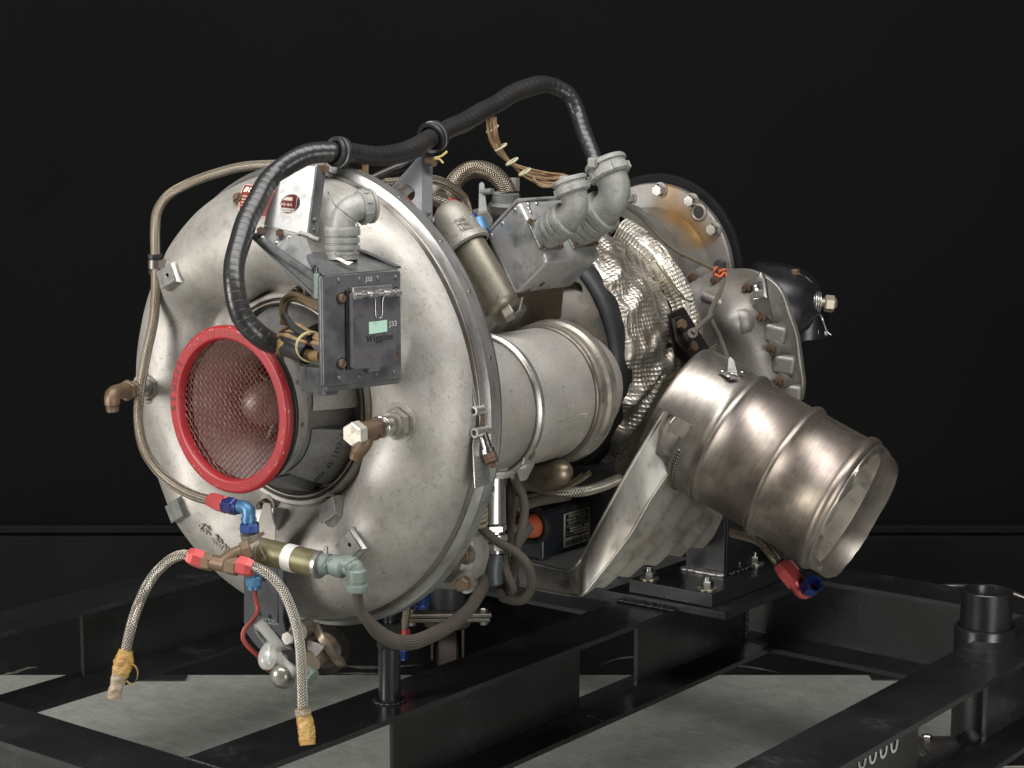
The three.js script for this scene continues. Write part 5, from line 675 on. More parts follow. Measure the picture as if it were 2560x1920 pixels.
// thin lead over the gearbox, tied with red cord
{
  const l = part(engine, 'thermocouple_lead', tube(path([[1560, 510, 2.72], [1610, 548, 2.75], [1650, 590, 2.76], [1690, 625, 2.76], [1740, 650, 2.76], [1785, 672, 2.76], [1806, 683, 2.75], [1808, 700, 2.74], [1800, 730, 2.72], [1785, 760, 2.68], [1775, 785, 2.64], [1778, 800, 2.62], [1800, 845, 2.63], [1818, 895, 2.63]]), 0.0035, { nu: 3, vl: 0.008 }), M([0.3, 0.26, 0.2], { metal: 0.3, rough: 0.6, map: 'braid', bump: 'braidb', bs: 0.0008 }), 'thin braided lead running across the gearbox face');
  part(l, 'branch_lead', tube(path([[1778, 788, 2.62], [1760, 805, 2.59], [1742, 822, 2.56], [1730, 834, 2.55]]), 0.0038, { nu: 3, vl: 0.008 }), l.material);
  part(l, 'red_tie', [ring(at(1790, 676, { d: 2.755 }), V(0.9, -0.3, 0), 0.005, 0.0018, { seg: 20, n: 6 }), ring(at(1806, 681, { d: 2.75 }), V(0.7, -0.6, 0.2), 0.006, 0.002, { seg: 20, n: 6 }), tube(path([[1788, 686, 2.74], [1800, 692, 2.735], [1812, 680, 2.74], [1816, 690, 2.74]]), 0.002)], M([0.5, 0.1, 0.04], { rough: 0.6 }));
}
// ---------- gearbox ----------
{
  const c = at(1632, 684, { z: -0.8 }), gb = part(engine, 'gearbox', [lathe([[0.142, -0.016], [0.144, -0.012], [0.144, -0.003], [0.142, 0], [0.106, 0.001], [0.102, 0.01], [0.1, 0.05], [0.104, 0.075], [0.1165, 0.092], [0.1185, 0.105], [0.119, 0.18]], c, ZP, { seg: 96, cr: 0.5 })], MT.gear, 'cast reduction gearbox with a bolted round flange', { tint: tinter(p => { const q = p.clone().sub(c), d = Math.abs(q.x * 0.72 + q.y * 0.7 - 0.105 + 0.012 * fb3(p, 30, 8)) / 0.03 + Math.max(0, Math.abs(q.x * 0.7 - q.y * 0.72 + 0.03) - 0.05) / 0.03, k = sm(1.1, 0.1, d + 0.5 * fb3(p, 40, 2)) * (q.z < 0.02 && q.z > -0.01 ? 1 : 0.0); return [1 + 0.2 * k, 1 - 0.2 * k, 1 - 0.6 * k]; }) });
  for (const [x, y, dk] of [[1576, 494], [1652, 475], [1731, 502], [1787, 573], [1806, 662, 1]]) { const p = at(x, y, { z: -0.8 }); const b = part(gb, 'flange_bolt', hex(p.clone().addScaledVector(ZP, 0.002), ZP, 0.0098, 0.011), dk ? MT.greyDark : MT.bright); part(b, 'washer', cyl(p, p.clone().addScaledVector(ZP, 0.0025), 0.0125), MT.gear); }
  const hp = at(1748, 531, { z: -0.8 }); part(gb, 'flange_hole', [cyl(hp.clone().addScaledVector(ZP, 0.0005), hp.clone().addScaledVector(ZP, 0.003), 0.0085)], MT.rubber); part(gb, 'hole_boss', ring(hp.clone().addScaledVector(ZP, 0.001), ZP, 0.0115, 0.003, { seg: 28, n: 8 }), MT.gear);
  part(gb, 'drive_disc', lathe([[0.0001, -0.028], [0.154, -0.028], [0.156, -0.026], [0.156, -0.019], [0.154, -0.017], [0.14, -0.017]], c.clone().add(V(-0.004, 0.002, 0)), ZP, { seg: 110 }), M([0.007, 0.007, 0.008], { rough: 0.8, extra: { specularIntensity: 0.4 } }), 'matt black disc behind the gearbox flange');
  // accessory cover: domed casting
  const zc = -0.79, out = path([[1735, 672], [1790, 672], [1850, 674], [1895, 682], [1930, 705], [1955, 740], [1974, 790], [1990, 850], [1999, 905], [2003, 965], [1998, 1002], [1975, 1014], [1930, 1040], [1850, 1060], [1750, 1030], [1700, 960], [1668, 860], [1672, 760], [1700, 700]], { z: zc }), cc = at(1840, 850, { z: zc });
  const oc = new THREE.CatmullRomCurve3(out, true, 'centripetal');
  const hgt = (s) => 0.078 * Math.sqrt(Math.max(0, 1 - Math.pow(s, 5)));
  const bumps = [[1850, 802, 0.024, 0.026], [1940, 832, 0.02, -0.03], [1965, 912, 0.02, -0.03], [1980, 975, 0.016, -0.022], [1790, 930, 0.03, 0.006], [1912, 705, 0.03, -0.01], [1880, 900, 0.04, -0.006], [1950, 870, 0.014, 0.008], [1975, 960, 0.014, 0.008], [1930, 780, 0.014, 0.008]].map(([x, y, s, a]) => [at(x, y, { z: zc + 0.07 }), s, a]);
  const dome = grid(140, 40, (s, t) => { const e = oc.getPointAt(s % 1), k = Math.sin(t * Math.PI / 2), p = cc.clone().lerp(e, k); p.z = zc + hgt(k); for (const [b, sg, am] of bumps) { const d2 = (p.x - b.x) ** 2 + (p.y - b.y) ** 2; p.z += am * Math.exp(-d2 / (2 * sg * sg)) * sm(1, 0.9, k); } const sc = 1 + 0.012 * Math.sin(s * Math.PI * 2 * 11) * sm(0.6, 0.98, k); p.x = cc.x + (p.x - cc.x) * sc; p.y = cc.y + (p.y - cc.y) * sc; return [p, s * 0.7, k * 0.16]; }); dome.computeVertexNormals();
  const ocp = oc.getSpacedPoints(360), rOut = th => { let best = 9, r = 0.1; for (const q of ocp) { const a = Math.abs(((Math.atan2(q.y - cc.y, q.x - cc.x) - th + 9.42478) % 6.28319) - 3.14159); if (a < best) { best = a; r = Math.hypot(q.x - cc.x, q.y - cc.y); } } return r; };
  const onDome = (x, y) => { for (let z = zc + 0.11; z > zc - 0.01; z -= 0.001) { const p = at(x, y, { z }), k = Math.hypot(p.x - cc.x, p.y - cc.y) / rOut(Math.atan2(p.y - cc.y, p.x - cc.x)); if (k < 1 && z <= zc + hgt(k) + 0.001) return p; } return at(x, y, { z: zc }); };
  const cov = part(engine, 'gearbox_cover', [dome.toNonIndexed()], MT.gear, 'domed cast gearbox cover with recessed studs');
  const scale = (p, k) => cc.clone().lerp(p, k).setZ(p.z); const rimPts = oc.getSpacedPoints(90).slice(0, 90).map(p => scale(p, 1.0));
  part(cov, 'cover_rim', plate(rimPts.map((p, i) => { const q = scale(p, 1.0 + 0.014 * Math.max(0, Math.sin(i / 90 * Math.PI * 2 * 11))); q.z = zc - 0.008; return q; }), 0.014, { b: 0.003 }), MT.gear);
  part(cov, 'rear_case', plate(rimPts.map(p => scale(p, 0.72).setZ(zc - 0.04)), 0.05, { b: 0.01 }), MT.gear);
  for (const [x, y] of [[1735, 694], [1792, 700], [1871, 720], [1908, 793], [1931, 871], [1948, 953]]) { let p = onDome(x, y); const b = part(cov, 'cover_stud', [hex(p, V(0.25, 0.05, 1), 0.0072, 0.008), cyl(p.clone().addScaledVector(ZP, 0.007), p.clone().addScaledVector(ZP, 0.014), 0.004)], MT.rust); part(b, 'stud_boss', [cyl(p.clone().addScaledVector(ZP, -0.03), p.clone().addScaledVector(ZP, -0.001), 0.016, 0.0115)], MT.gear); }
  for (const [x, y, r] of [[1940, 835, -0.25], [1962, 912, -0.15], [1978, 985, -0.1]]) { const p = onDome(x - 8, y), X = V(Math.cos(r), Math.sin(r), -0.5).normalize(), Y = V(-Math.sin(r), Math.cos(r), 0).normalize(); Y.addScaledVector(X, -Y.dot(X)).normalize(); part(cov, 'cover_pad', box(p.addScaledVector(ZP, -0.006), 0.036, 0.03, 0.022, { x: X, y: Y, z: ZP, b: 0.007, s: 4 }), MT.gear); }
  part(cov, 'cover_rib', tube([onDome(1760, 740), onDome(1800, 760), onDome(1835, 800)].map(p => p.addScaledVector(ZP, -0.002)), 0.009, { rad: 14 }), MT.gear);
  part(cov, 'cover_boss', lathe([[0.026, -0.012], [0.024, 0.004], [0.019, 0.013], [0.01, 0.017], [0.0001, 0.018]], onDome(1848, 805), V(0.15, 0, 1), { seg: 36, cr: 1 }), MT.gear);
  part(cov, 'boss_bolt', hex(onDome(1851, 790).addScaledVector(ZP, 0.012), V(0.2, 0.1, 1), 0.005, 0.006), MT.rust);
  part(cov, 'lifting_lug', [plate(path([[1884, 745], [1888, 705], [1898, 684], [1905, 680], [1914, 698], [1920, 745]], { z: zc + 0.065 }), 0.012, { b: 0.003, holes: [[at(1902, 715, { z: zc + 0.065 }), 0.005]] }), plate([at(1884, 745, { z: zc + 0.068 }), at(1918, 742, { z: zc + 0.068 }), at(1932, 800, { z: zc + 0.05 }), at(1878, 772, { z: zc + 0.07 })], 0.006, { b: 0.001 })], MT.alum, 'bright triangular lifting lug');
  // black governor behind the cover
  const s0 = at(1985, 770, { z: -0.93 }), gx = V(0.8, -0.1, -0.6).normalize();
  const gov = part(engine, 'governor', [lathe([[0.0001, -0.085], [0.05, -0.085], [0.068, -0.07], [0.07, -0.03], [0.066, 0.0], [0.058, 0.02], [0.042, 0.036], [0.026, 0.044], [0.02, 0.056], [0.0001, 0.057]], s0, gx, { seg: 48, cr: 0.9 }), cyl(at(2010, 845, { z: -0.93 }), at(2008, 780, { z: -0.93 }), 0.042), cyl(at(1960, 700, { z: -0.93 }), at(1985, 690, { z: -0.93 }), 0.01)], M([0.018, 0.019, 0.022], { rough: 0.3, metal: 0.2, map: 'smudge', dirt: [0.6, 20, 2.2, 1.9, 1.6] }), 'glossy black governor behind the gearbox cover');
  part(gov, 'bleed_screw', [cyl(at(1985, 702, { z: -0.9 }), at(1987, 685, { z: -0.9 }), 0.0055), hex(at(1987, 686, { z: -0.9 }), V(0, 1, 0), 0.0078, 0.008)], MT.brownOx); lockWire(gov, path([[1994, 684, 2.93], [2010, 690, 2.93], [2030, 706, 2.93]]));
  const sp = []; for (let i = 0; i <= 120; i++) { const a = i / 120 * Math.PI * 2 * 4.5; const [u, v] = basis(gx); sp.push(at(2040, 757, { z: -0.92 }).addScaledVector(gx, i / 120 * 0.016 - 0.01).addScaledVector(u, Math.cos(a) * 0.017).addScaledVector(v, Math.sin(a) * 0.017)); } sp.push(at(2055, 795, { z: -0.9 }), at(2068, 830, { z: -0.9 }), at(2078, 838, { z: -0.9 }));
  part(gov, 'return_spring', tube(sp, 0.0016, { rad: 8, seg: 200 }), MT.alum);
  part(gov, 'shaft_nut', [hex(at(2062, 758, { z: -0.91 }), gx, 0.0135, 0.015), cyl(at(2050, 757, { z: -0.915 }), at(2090, 758, { z: -0.92 }), 0.0075)], M([0.5, 0.45, 0.36], { metal: 0.6, rough: 0.45, map: 'smudge' }));
  part(gov, 'stop_pin', [cyl(at(2015, 826, { z: -0.91 }), at(2045, 832, { z: -0.92 }), 0.012), cyl(at(2040, 830, { z: -0.92 }), at(2068, 834, { z: -0.93 }), 0.0062), tube(path([[2008, 818, 2.93], [2022, 806, 2.92], [2036, 792, 2.91]]), 0.0016)], MT.steelDk);
}
// ---------- exhaust ----------
{
  const d = V(0.889, -0.425, -0.174).normalize(), B1 = at(1826, 1100, { x: 0.35 }), B0 = B1.clone().addScaledVector(d, -0.085), O = B0.clone().addScaledVector(d, 0.046);
  const on = (px, py, pt) => { const a = at(px, py, { d: 1 }).sub(EYE); return EYE.clone().addScaledVector(a, pt.clone().sub(EYE).dot(d) / a.dot(d)); };
  const [u, v] = basis(d, V(0, 1, 0)), R = 0.0935;
  const ex = part(engine, 'exhaust_pipe', lathe([[R + 0.002, 0.044], [R + 0.0026, 0.048], [R + 0.001, 0.055], [R + 0.0008, 0.07], [R, 0.077], [R + 0.0035, 0.08], [R + 0.0052, 0.085], [R + 0.0035, 0.09], [R, 0.093], [R - 0.0005, 0.12], [R - 0.0005, 0.1635], [R + 0.004, 0.167], [R + 0.0056, 0.172], [R + 0.004, 0.177], [R, 0.1805], [R, 0.21], [R + 0.0005, 0.246], [R + 0.004, 0.25], [R + 0.006, 0.256], [R + 0.0045, 0.262], [R + 0.001, 0.265]], B0, d, { seg: 120, cr: 1.3, ref: V(0, 1, 0) }), MT.exhaust, 'heat-tinted steel exhaust pipe with rolled beads and a torn lip', { tint: tinter(p => { const t = p.clone().sub(B0).dot(d), k = sm(0.06, 0.14, t + 0.03 * fb3(p, 18, 3)), e = fb3(p, 9, 12); return [1 - 0.2 * k, 1 - (0.25 + 0.05 * e) * k, 1 - (0.29 - 0.14 * e) * k]; }) });
  part(ex, 'pipe_shoulder', lathe([[R - 0.001, -0.003], [R + 0.0005, -0.001], [R + 0.0015, 0.003], [R + 0.0012, 0.02], [R + 0.0034, 0.046], [R + 0.0012, 0.06]], B0, d, { seg: 90, cr: 1, ref: V(0, 1, 0), a0: -1.75, a1: 1.36 }), MT.exhaust);
  // torn lip: straight on the far side, folded and crumpled on the near side
  const lip = grid(160, 10, (s, t) => { const a = s * Math.PI * 2, q = u.clone().multiplyScalar(Math.cos(a)).addScaledVector(v, Math.sin(a)), near = sm(-0.75, 0.75, -q.dot(FWD) + 0.15 * q.y); const w = fb3(q, 2.6, 3), w2 = n3(q, 4.2, 8); const len = 0.03 - near * 0.024 + 0.003 * w; const r = R + 0.001 + (0.002 * (1 - near) - near * (0.009 + 0.022 * w + 0.01 * w2)) * t * t; const z = 0.265 + len * t + near * 0.003 * w2 * t; return [B0.clone().addScaledVector(d, z).addScaledVector(q, r), a * R, 0.265 + t * 0.03]; }); lip.computeVertexNormals();
  part(ex, 'torn_lip', lip.toNonIndexed(), MT.exhaust, 'crumpled torn end of the exhaust pipe');
  part(ex, 'inner_liner', [lathe([[R - 0.0004, 0.266], [R - 0.003, 0.258], [R - 0.004, 0.12], [R - 0.005, 0.02], [0.05, -0.004], [0.0001, -0.004]], B0, d, { seg: 90, cr: 0.8 })], M([0.5, 0.46, 0.4], { metal: 0.3, rough: 0.6, map: 'smudge', dirt: [0.6, 24, 0.7, 0.62, 0.55] }), 'sooty inside of the exhaust pipe');
  // bracket riveted on top
  const bt = (px, py, h = 0.0) => { const a = at(px, py, { d: 2.2 }), s = at(px, py, { d: 2.9 }).sub(a); for (let i = 0; i <= 900; i++) { const p = a.clone().addScaledVector(s, i / 900), q = p.clone().sub(B0), t = q.dot(d), r = q.addScaledVector(d, -t).length(); if (t > -0.02 && r < 0.0985 + h) return p; } return a; };
  const tb = part(ex, 'riveted_tab', [plate([bt(1794, 930, 0.002), bt(1822, 928, 0.002), bt(1850, 945, 0.002), bt(1828, 949, 0.002)], 0.0016), plate([bt(1818, 930, 0.003), bt(1846, 942, 0.003), at(1836, 902, { d: 2.5 }), at(1828, 893, { d: 2.505 }), at(1822, 896, { d: 2.505 })], 0.0016)], MT.steel);
  for (const [x, y] of [[1807, 928], [1821, 941], [1831, 934], [1856, 930]]) part(tb, 'rivet', rivet(bt(x, y, 0.003), u, 0.0034), MT.bright);
  // collector scroll
  const L1 = [[1300, 1400], [1354, 1413], [1414, 1426], [1436, 1419], [1452, 1400], [1462, 1382], [1533, 1245], [1585, 1153], [1644, 1058], [1672, 1015], [1692, 985], [1715, 958]].map((p, i) => i < 3 ? at(p[0], p[1], { d: [2.63, 2.61, 2.575][i] }) : on(p[0], p[1], B0));
  const C2 = (ang) => O.clone().addScaledVector(u, Math.cos(ang) * 0.0965).addScaledVector(v, Math.sin(ang) * 0.0965), angOf = p => { const q = p.clone().sub(O); return Math.atan2(q.dot(v), q.dot(u)); };
  const A = on(1728, 1090, O), Bq = on(1829, 1312, O), aA = angOf(A); let aB = angOf(Bq); 
  const L2 = [[1300, 1462], [1341, 1473], [1400, 1484], [1440, 1489], [1460, 1483], [1474, 1468], [1571, 1343], [1625, 1251], [1688, 1156], [1728, 1092], [1752, 1050], [1772, 1018]].map((p, i) => i < 4 ? at(p[0], p[1], { d: [2.62, 2.6, 2.565, 2.535][i] }) : on(p[0], p[1], O));
  const c1 = new THREE.CatmullRomCurve3(L1, false, 'centripetal'), c2 = new THREE.CatmullRomCurve3(L2, false, 'centripetal');
  const wall = grid(90, 12, (s, t) => { const p = c1.getPointAt(s).lerp(c2.getPointAt(s), t); const n = V(0.1, 0.3, 0.95); p.addScaledVector(n, 0.0035 * Math.sin(Math.PI * t) + 0.0012 * fb3(p, 30, 5)); return [p, s * 0.5, t * 0.06]; }); wall.computeVertexNormals();
  const sc = part(engine, 'exhaust_scroll', wall.toNonIndexed(), MT.scroll, 'flat-sided sheet steel exhaust collector with a ribbed face');
  part(sc, 'rolled_edge', [tube(c2.getSpacedPoints(60), 0.0018, { rad: 8 }), tube(c1.getSpacedPoints(60), 0.0024, { rad: 8 })], MT.scroll);
  const crn = L2[5], curL = new THREE.CatmullRomCurve3(L2.slice(4, 10), false, 'centripetal'), curS = new THREE.CatmullRomCurve3([[1460, 1486], [1490, 1476], [1544, 1456], [1585, 1438], [1639, 1414], [1690, 1395], [1734, 1380], [1777, 1362], [1807, 1346], [1829, 1316]].map((p, i) => on(p[0], p[1], O.clone().addScaledVector(d, -0.006 * i))), false, 'centripetal');
  const E1 = curL.getPointAt(1), E2 = curS.getPointAt(1); if (aB < aA) aB += Math.PI * 2; const short = aB - aA > Math.PI ? -(Math.PI * 2 - (aB - aA)) : aB - aA;
  const face = grid(70, 80, (s, t) => { const a = curL.getPointAt(t), b = curS.getPointAt(t), p = a.clone().lerp(b, s); const rb = s * Math.pow(t, 0.9) * 6.2; p.addScaledVector(d, 0.012 * Math.sin(Math.PI * s) * t * (1 - t * 0.6) + 0.0042 * Math.cos(rb * Math.PI * 2) * sm(0, 0.08, s) * sm(0, 0.2, t) * sm(1, 0.8, t) - 0.0042 * sm(0, 0.08, s) * sm(0, 0.2, t) * sm(1, 0.8, t) + 0.002 * fb3(p, 20, 3)); p.addScaledVector(V(0, -1, 0), 0.004 * (0.5 - 0.5 * Math.cos(rb * Math.PI * 2)) * -sm(0.8, 1, s)); return [p, s * 0.15, t * 0.3]; }); face.computeVertexNormals();
  part(sc, 'ribbed_face', face.toNonIndexed(), M([0.56, 0.53, 0.47], { metal: 0.4, rough: 0.5, map: 'smudge', dirt: [0.5, 14, 0.8, 0.7, 0.58] }), 'ribbed light grey lower face of the collector');
  // close the back and the top round the pipe
  const back = grid(60, 4, (s, t) => { const p = c1.getPointAt(0.5 + s * 0.5), q = B0.clone().addScaledVector(d, -0.03); return [p.lerp(q, t), s * 0.3, t * 0.2]; }); back.computeVertexNormals(); part(sc, 'back_wall', back.toNonIndexed(), MT.steelDk);
  // spot welded straps
  part(sc, 'weld_seam', [Array.from({ length: 22 }, (_, i) => { const a = aA + short * (0.02 + i * 0.022), p = C2(a).addScaledVector(d, 0.006); return ring(p, C2(a).sub(O), 0.0026, 0.0008, { seg: 8, n: 5 }); })], MT.steelDk);
  part(sc, 'strap', [plate([[1678, 1056], [1690, 1040], [1728, 1058], [1734, 1075], [1722, 1098], [1672, 1076]].map(p => on(p[0], p[1], O.clone().addScaledVector(d, 0.004)).addScaledVector(V(0.3, 0, 0.95), 0.006)), 0.0016)], MT.scroll);
  // flexible drain hose under the pipe
  const hp = hose(path([[1830, 1330, 2.66], [1900, 1352, 2.63], [1930, 1385, 2.61], [1960, 1422, 2.6]]), 0.0078, 'drain_hose', 'short braided drain hose under the exhaust pipe'); socket(hp, at(1950, 1410, { d: 2.6 }), at(1990, 1458, { d: 2.59 }), 0.0142); part(hp, 'hose_elbow', [cyl(at(1984, 1450, { d: 2.59 }), at(1996, 1466, { d: 2.59 }), 0.011), tube(path([[1990, 1460, 2.59], [2000, 1478, 2.585], [2012, 1482, 2.58], [2026, 1474, 2.575]]), 0.009)], MT.redAn);
  part(hp, 'blue_nut', [lathe([[0.008, 0], [0.0125, 0.001], [0.014, 0.006], [0.014, 0.02], [0.013, 0.024], [0.0105, 0.024], [0.009, 0.016], [0.008, 0.004]], at(2018, 1474, { d: 2.58 }), at(2045, 1452, { d: 2.55 }).sub(at(2018, 1474, { d: 2.58 })), { seg: 6, cr: 0.3 })], M([0.015, 0.04, 0.2], { metal: 0.5, rough: 0.25 })); part(hp, 'red_tag', plate(path([[1970, 1398, 2.63], [1985, 1402, 2.63], [1998, 1420, 2.63], [1996, 1432, 2.63]]), 0.004), MT.redTube);
}
// ---------- ignition box ----------
{
  const x0 = 0.16, a = at(1357, 1281, { x: x0 }), b = at(1356, 1407, { x: x0 }), c = at(1519, 1236, { x: x0 }), hh = a.y - b.y, ll = a.z - c.z;
  const ib = part(engine, 'ignition_box', [box(V(x0 - 0.05, (a.y + b.y) / 2, a.z - ll / 2), 0.1, hh, ll, { b: 0.006, s: 3 })], MT.blackBox, 'black ignition exciter box with a danger placard');
  const m = printed(420, 640, (g, W, Hh) => { g.fillStyle = '#15131a'; g.fillRect(0, 0, W, Hh); g.strokeStyle = '#cfc7b4'; g.lineWidth = 12; g.strokeRect(8, 8, W - 16, Hh - 16); g.fillStyle = '#d8d2c2'; g.textAlign = 'center'; g.font = 'bold 62px serif'; g.fillText('DANGER', W / 2, 84); g.font = 'bold 54px serif'; g.fillText('HIGH', 120, 150); g.font = 'bold 34px serif'; g.fillText('VOLTAGE', 300, 122); g.fillText('CURRENT', 300, 158); g.font = 'bold 56px serif'; g.fillText('IGNITION', W / 2, 216); g.font = 'bold 20px serif'; g.fillText('OPERATE ONLY WHEN LEADS AND', W / 2, 248); g.fillText('SPARK PLUGS ARE CONNECTED', W / 2, 272); g.fillRect(90, 290, 210, 38); g.fillRect(330, 290, 66, 38); g.fillText('FOR', 50, 370); g.fillRect(90, 345, 306, 38); g.fillText('ORDER NO.', 78, 424); g.fillRect(150, 400, 246, 36); g.fillText('PART NO.', 130, 462); g.fillRect(24, 475, 230, 40); g.fillRect(272, 475, 50, 40); g.fillRect(334, 475, 62, 40); g.font = 'bold 24px serif'; g.fillText('GENERAL LABORATORY ASSOCIATES', W / 2, 548, 370); g.font = 'bold 17px serif'; g.fillText('NORWICH', 70, 575); g.fillText('NEW YORK', 340, 575); g.lineWidth = 5; g.beginPath(); g.arc(W / 2, 575, 40, 0, 7); g.stroke(); g.fillStyle = '#15131a'; g.fill(); g.fillStyle = '#d8d2c2'; g.font = 'bold 34px serif'; g.fillText('GLA', W / 2, 587); g.lineWidth = 7; g.beginPath(); g.moveTo(30, 612); g.lineTo(120, 596); g.lineTo(115, 612); g.lineTo(W / 2 - 40, 600); g.moveTo(W / 2 + 40, 606); g.lineTo(320, 592); g.lineTo(315, 606); g.lineTo(395, 590); g.stroke(); });
  const p0 = at(1411, 1286, { x: x0 + 0.0012 }), p1 = at(1474, 1268, { x: x0 + 0.0012 }), p2 = at(1411, 1369, { x: x0 + 0.0012 }); const w = p0.z - p1.z, h = p0.y - p2.y;
  const pl = part(ib, 'danger_placard', box(V(x0 + 0.0004, p0.y - h / 2, p0.z - w / 2), 0.0014, h + 0.001, w + 0.001, { b: 0.0003 }), MT.alum); part(pl, 'placard_print', sheet(V(x0 + 0.0014, p0.y - h / 2, p0.z - w / 2), V(0, 0, -1), V(0, 1, 0), w, h), m, 'dark placard lettered DANGER HIGH VOLTAGE IGNITION');
  for (const [px, py] of [[1333, 1314], [1286, 1306]]) { const p = at(px, py, { z: a.z + 0.004 }); const s = part(ib, 'ignition_socket', lathe([[0.0001, -0.006], [0.0255, -0.006], [0.0255, 0], [0.024, 0.003], [0.02, 0.003], [0.019, -0.002]], p, ZP, { seg: 36 }), MT.rubber); part(s, 'orange_insulator', lathe([[0.0001, -0.002], [0.017, -0.002], [0.0165, 0.006], [0.013, 0.022], [0.0001, 0.023]], p, V(-0.1, 0.03, 1), { seg: 30 }), MT.orange); part(s, 'lead_collar', [cyl(p.clone().addScaledVector(ZP, 0.021), p.clone().addScaledVector(ZP, 0.032), 0.0105, 0.0095), tube([p.clone().addScaledVector(ZP, 0.03), p.clone().add(V(-0.008, -0.008, 0.055)), p.clone().add(V(-0.02, -0.03, 0.085)), p.clone().add(V(-0.025, -0.06, 0.1))], 0.009)], MT.cable); }
  part(ib, 'name_strip', box(at(1310, 1348, { z: a.z + 0.001 }), 0.036, 0.011, 0.002, { b: 0.0005 }), MT.rubber);
  // black drip sheet with foil trim above
  const ds = part(engine, 'drip_sheet', plate([at(1290, 1180, { y: 0.655 }), at(1330, 1212, { y: 0.655 }), at(1400, 1226, { y: 0.655 }), at(1460, 1226, { y: 0.655 }), at(1545, 1195, { y: 0.655 }), at(1530, 1150, { y: 0.655 }), at(1400, 1120, { y: 0.655 })], 0.003), M([0.03, 0.029, 0.028], { metal: 0.4, rough: 0.45, map: 'smudge' }), 'dark sheet tray above the ignition box'); part(ds, 'foil_trim', tube([[1285, 1185], [1318, 1206], [1350, 1220], [1400, 1229], [1450, 1229], [1500, 1217], [1548, 1198]].map(p => at(p[0], p[1], { y: 0.657 })), 0.007, { rad: 14, nu: 3, vl: 0.014 }), MT.braidLt, 'crimped foil trim along the tray edge');
  part(ds, 'tray_bolt', hex(at(1345, 1192, { y: 0.657 }), V(0, 1, 0), 0.007, 0.006), MT.steelDk);
  part(ib, 'top_lead', [tube(path([[1300, 1225, 2.55], [1350, 1228, 2.58], [1420, 1240, 2.62]]), 0.006), tube(path([[1300, 1265, 2.5], [1340, 1252, 2.55], [1420, 1238, 2.62]]), 0.008), tube(path([[1290, 1250, 2.5], [1335, 1240, 2.55], [1400, 1232, 2.62]]), 0.005)], MT.cable);
}
// ---------- fuel nozzles on the housing ----------
{
  const r0 = hit(1000, 1056), dir = at(880, 1086, { d: 2.13 }).sub(r0.p).normalize(), P = t => r0.p.clone().addScaledVector(dir, t);
  const L = at(880, 1086, { d: 2.13 }).distanceTo(r0.p);
  const n = part(engine, 'fuel_nozzle', [cyl(P(-0.006), P(0.005), 0.026, 0.024), hex(P(0.005), dir, 0.0195, 0.008), cyl(P(0.012), P(0.02), 0.0145)], MT.castDk, 'brown hex T fitting with white end on the housing right of the screen');
  part(n, 'nozzle_tube', [cyl(P(0.018), P(0.045), 0.0118), ring(P(0.036), dir, 0.0118, 0.0016, { seg: 24 })], MT.bright); part(n, 'tee_nut', hex(P(0.042), dir, 0.0138, 0.01), MT.rust);
  part(n, 'tee_body', [cyl(P(0.05), P(L - 0.012), 0.0112), tube([P(L * 0.66), P(L * 0.66).add(V(-0.004, -0.016, 0.004)), P(L * 0.66).add(V(-0.012, -0.026, 0.006))], 0.0092), cyl(P(L * 0.66).add(V(-0.011, -0.024, 0.006)), P(L * 0.66).add(V(-0.015, -0.034, 0.007)), 0.0072), ...[0, 1, 2, 3].map(i => ring(P(L * 0.66).add(V(-0.0115 - i * 0.001, -0.025 - i * 0.0025, 0.006)), V(-0.35, -0.9, 0.1), 0.0074, 0.001, { seg: 18, n: 6 }))], MT.brownOx);
  part(n, 'end_cap', [hex(P(L - 0.014), dir, 0.0142, 0.016)], M([0.62, 0.58, 0.5], { metal: 0.4, rough: 0.4, map: 'smudge' }), 'off-white hex end cap');
  lockWire(n, path([[1025, 1040, 2.19], [1042, 1052, 2.2], [1055, 1068, 2.21], [1044, 1082, 2.2]]));
}
{
  const r0 = hit(372, 968), e = at(280, 982, { d: 2.34 }), dir = e.clone().sub(r0.p).normalize(), L = e.distanceTo(r0.p), P = t => r0.p.clone().addScaledVector(dir, t);
  const n = part(engine, 'fuel_nozzle', [cyl(P(-0.004), P(0.006), 0.023, 0.021), hex(P(0.006), dir, 0.017, 0.007)], MT.castDk, 'brown elbow fitting sticking out of the housing behind the hose');
  part(n, 'nozzle_tube', cyl(P(0.01), P(L * 0.62), 0.0112), MT.alum); part(n, 'elbow_nut', hex(P(L * 0.56), dir, 0.0135, 0.012), MT.brownOx);
  part(n, 'elbow_body', [tube([P(L * 0.62), P(L * 0.85), P(L).add(V(0, -0.004, 0)), P(L).add(V(0, -0.014, 0))], 0.0098), cyl(P(L).add(V(0, -0.012, 0)), P(L).add(V(0, -0.024, 0)), 0.0072), ...[0, 1, 2, 3].map(i => ring(P(L).add(V(0, -0.014 - i * 0.0024, 0)), V(0, 1, 0), 0.0074, 0.001, { seg: 18, n: 6 }))], MT.brownOx);
}
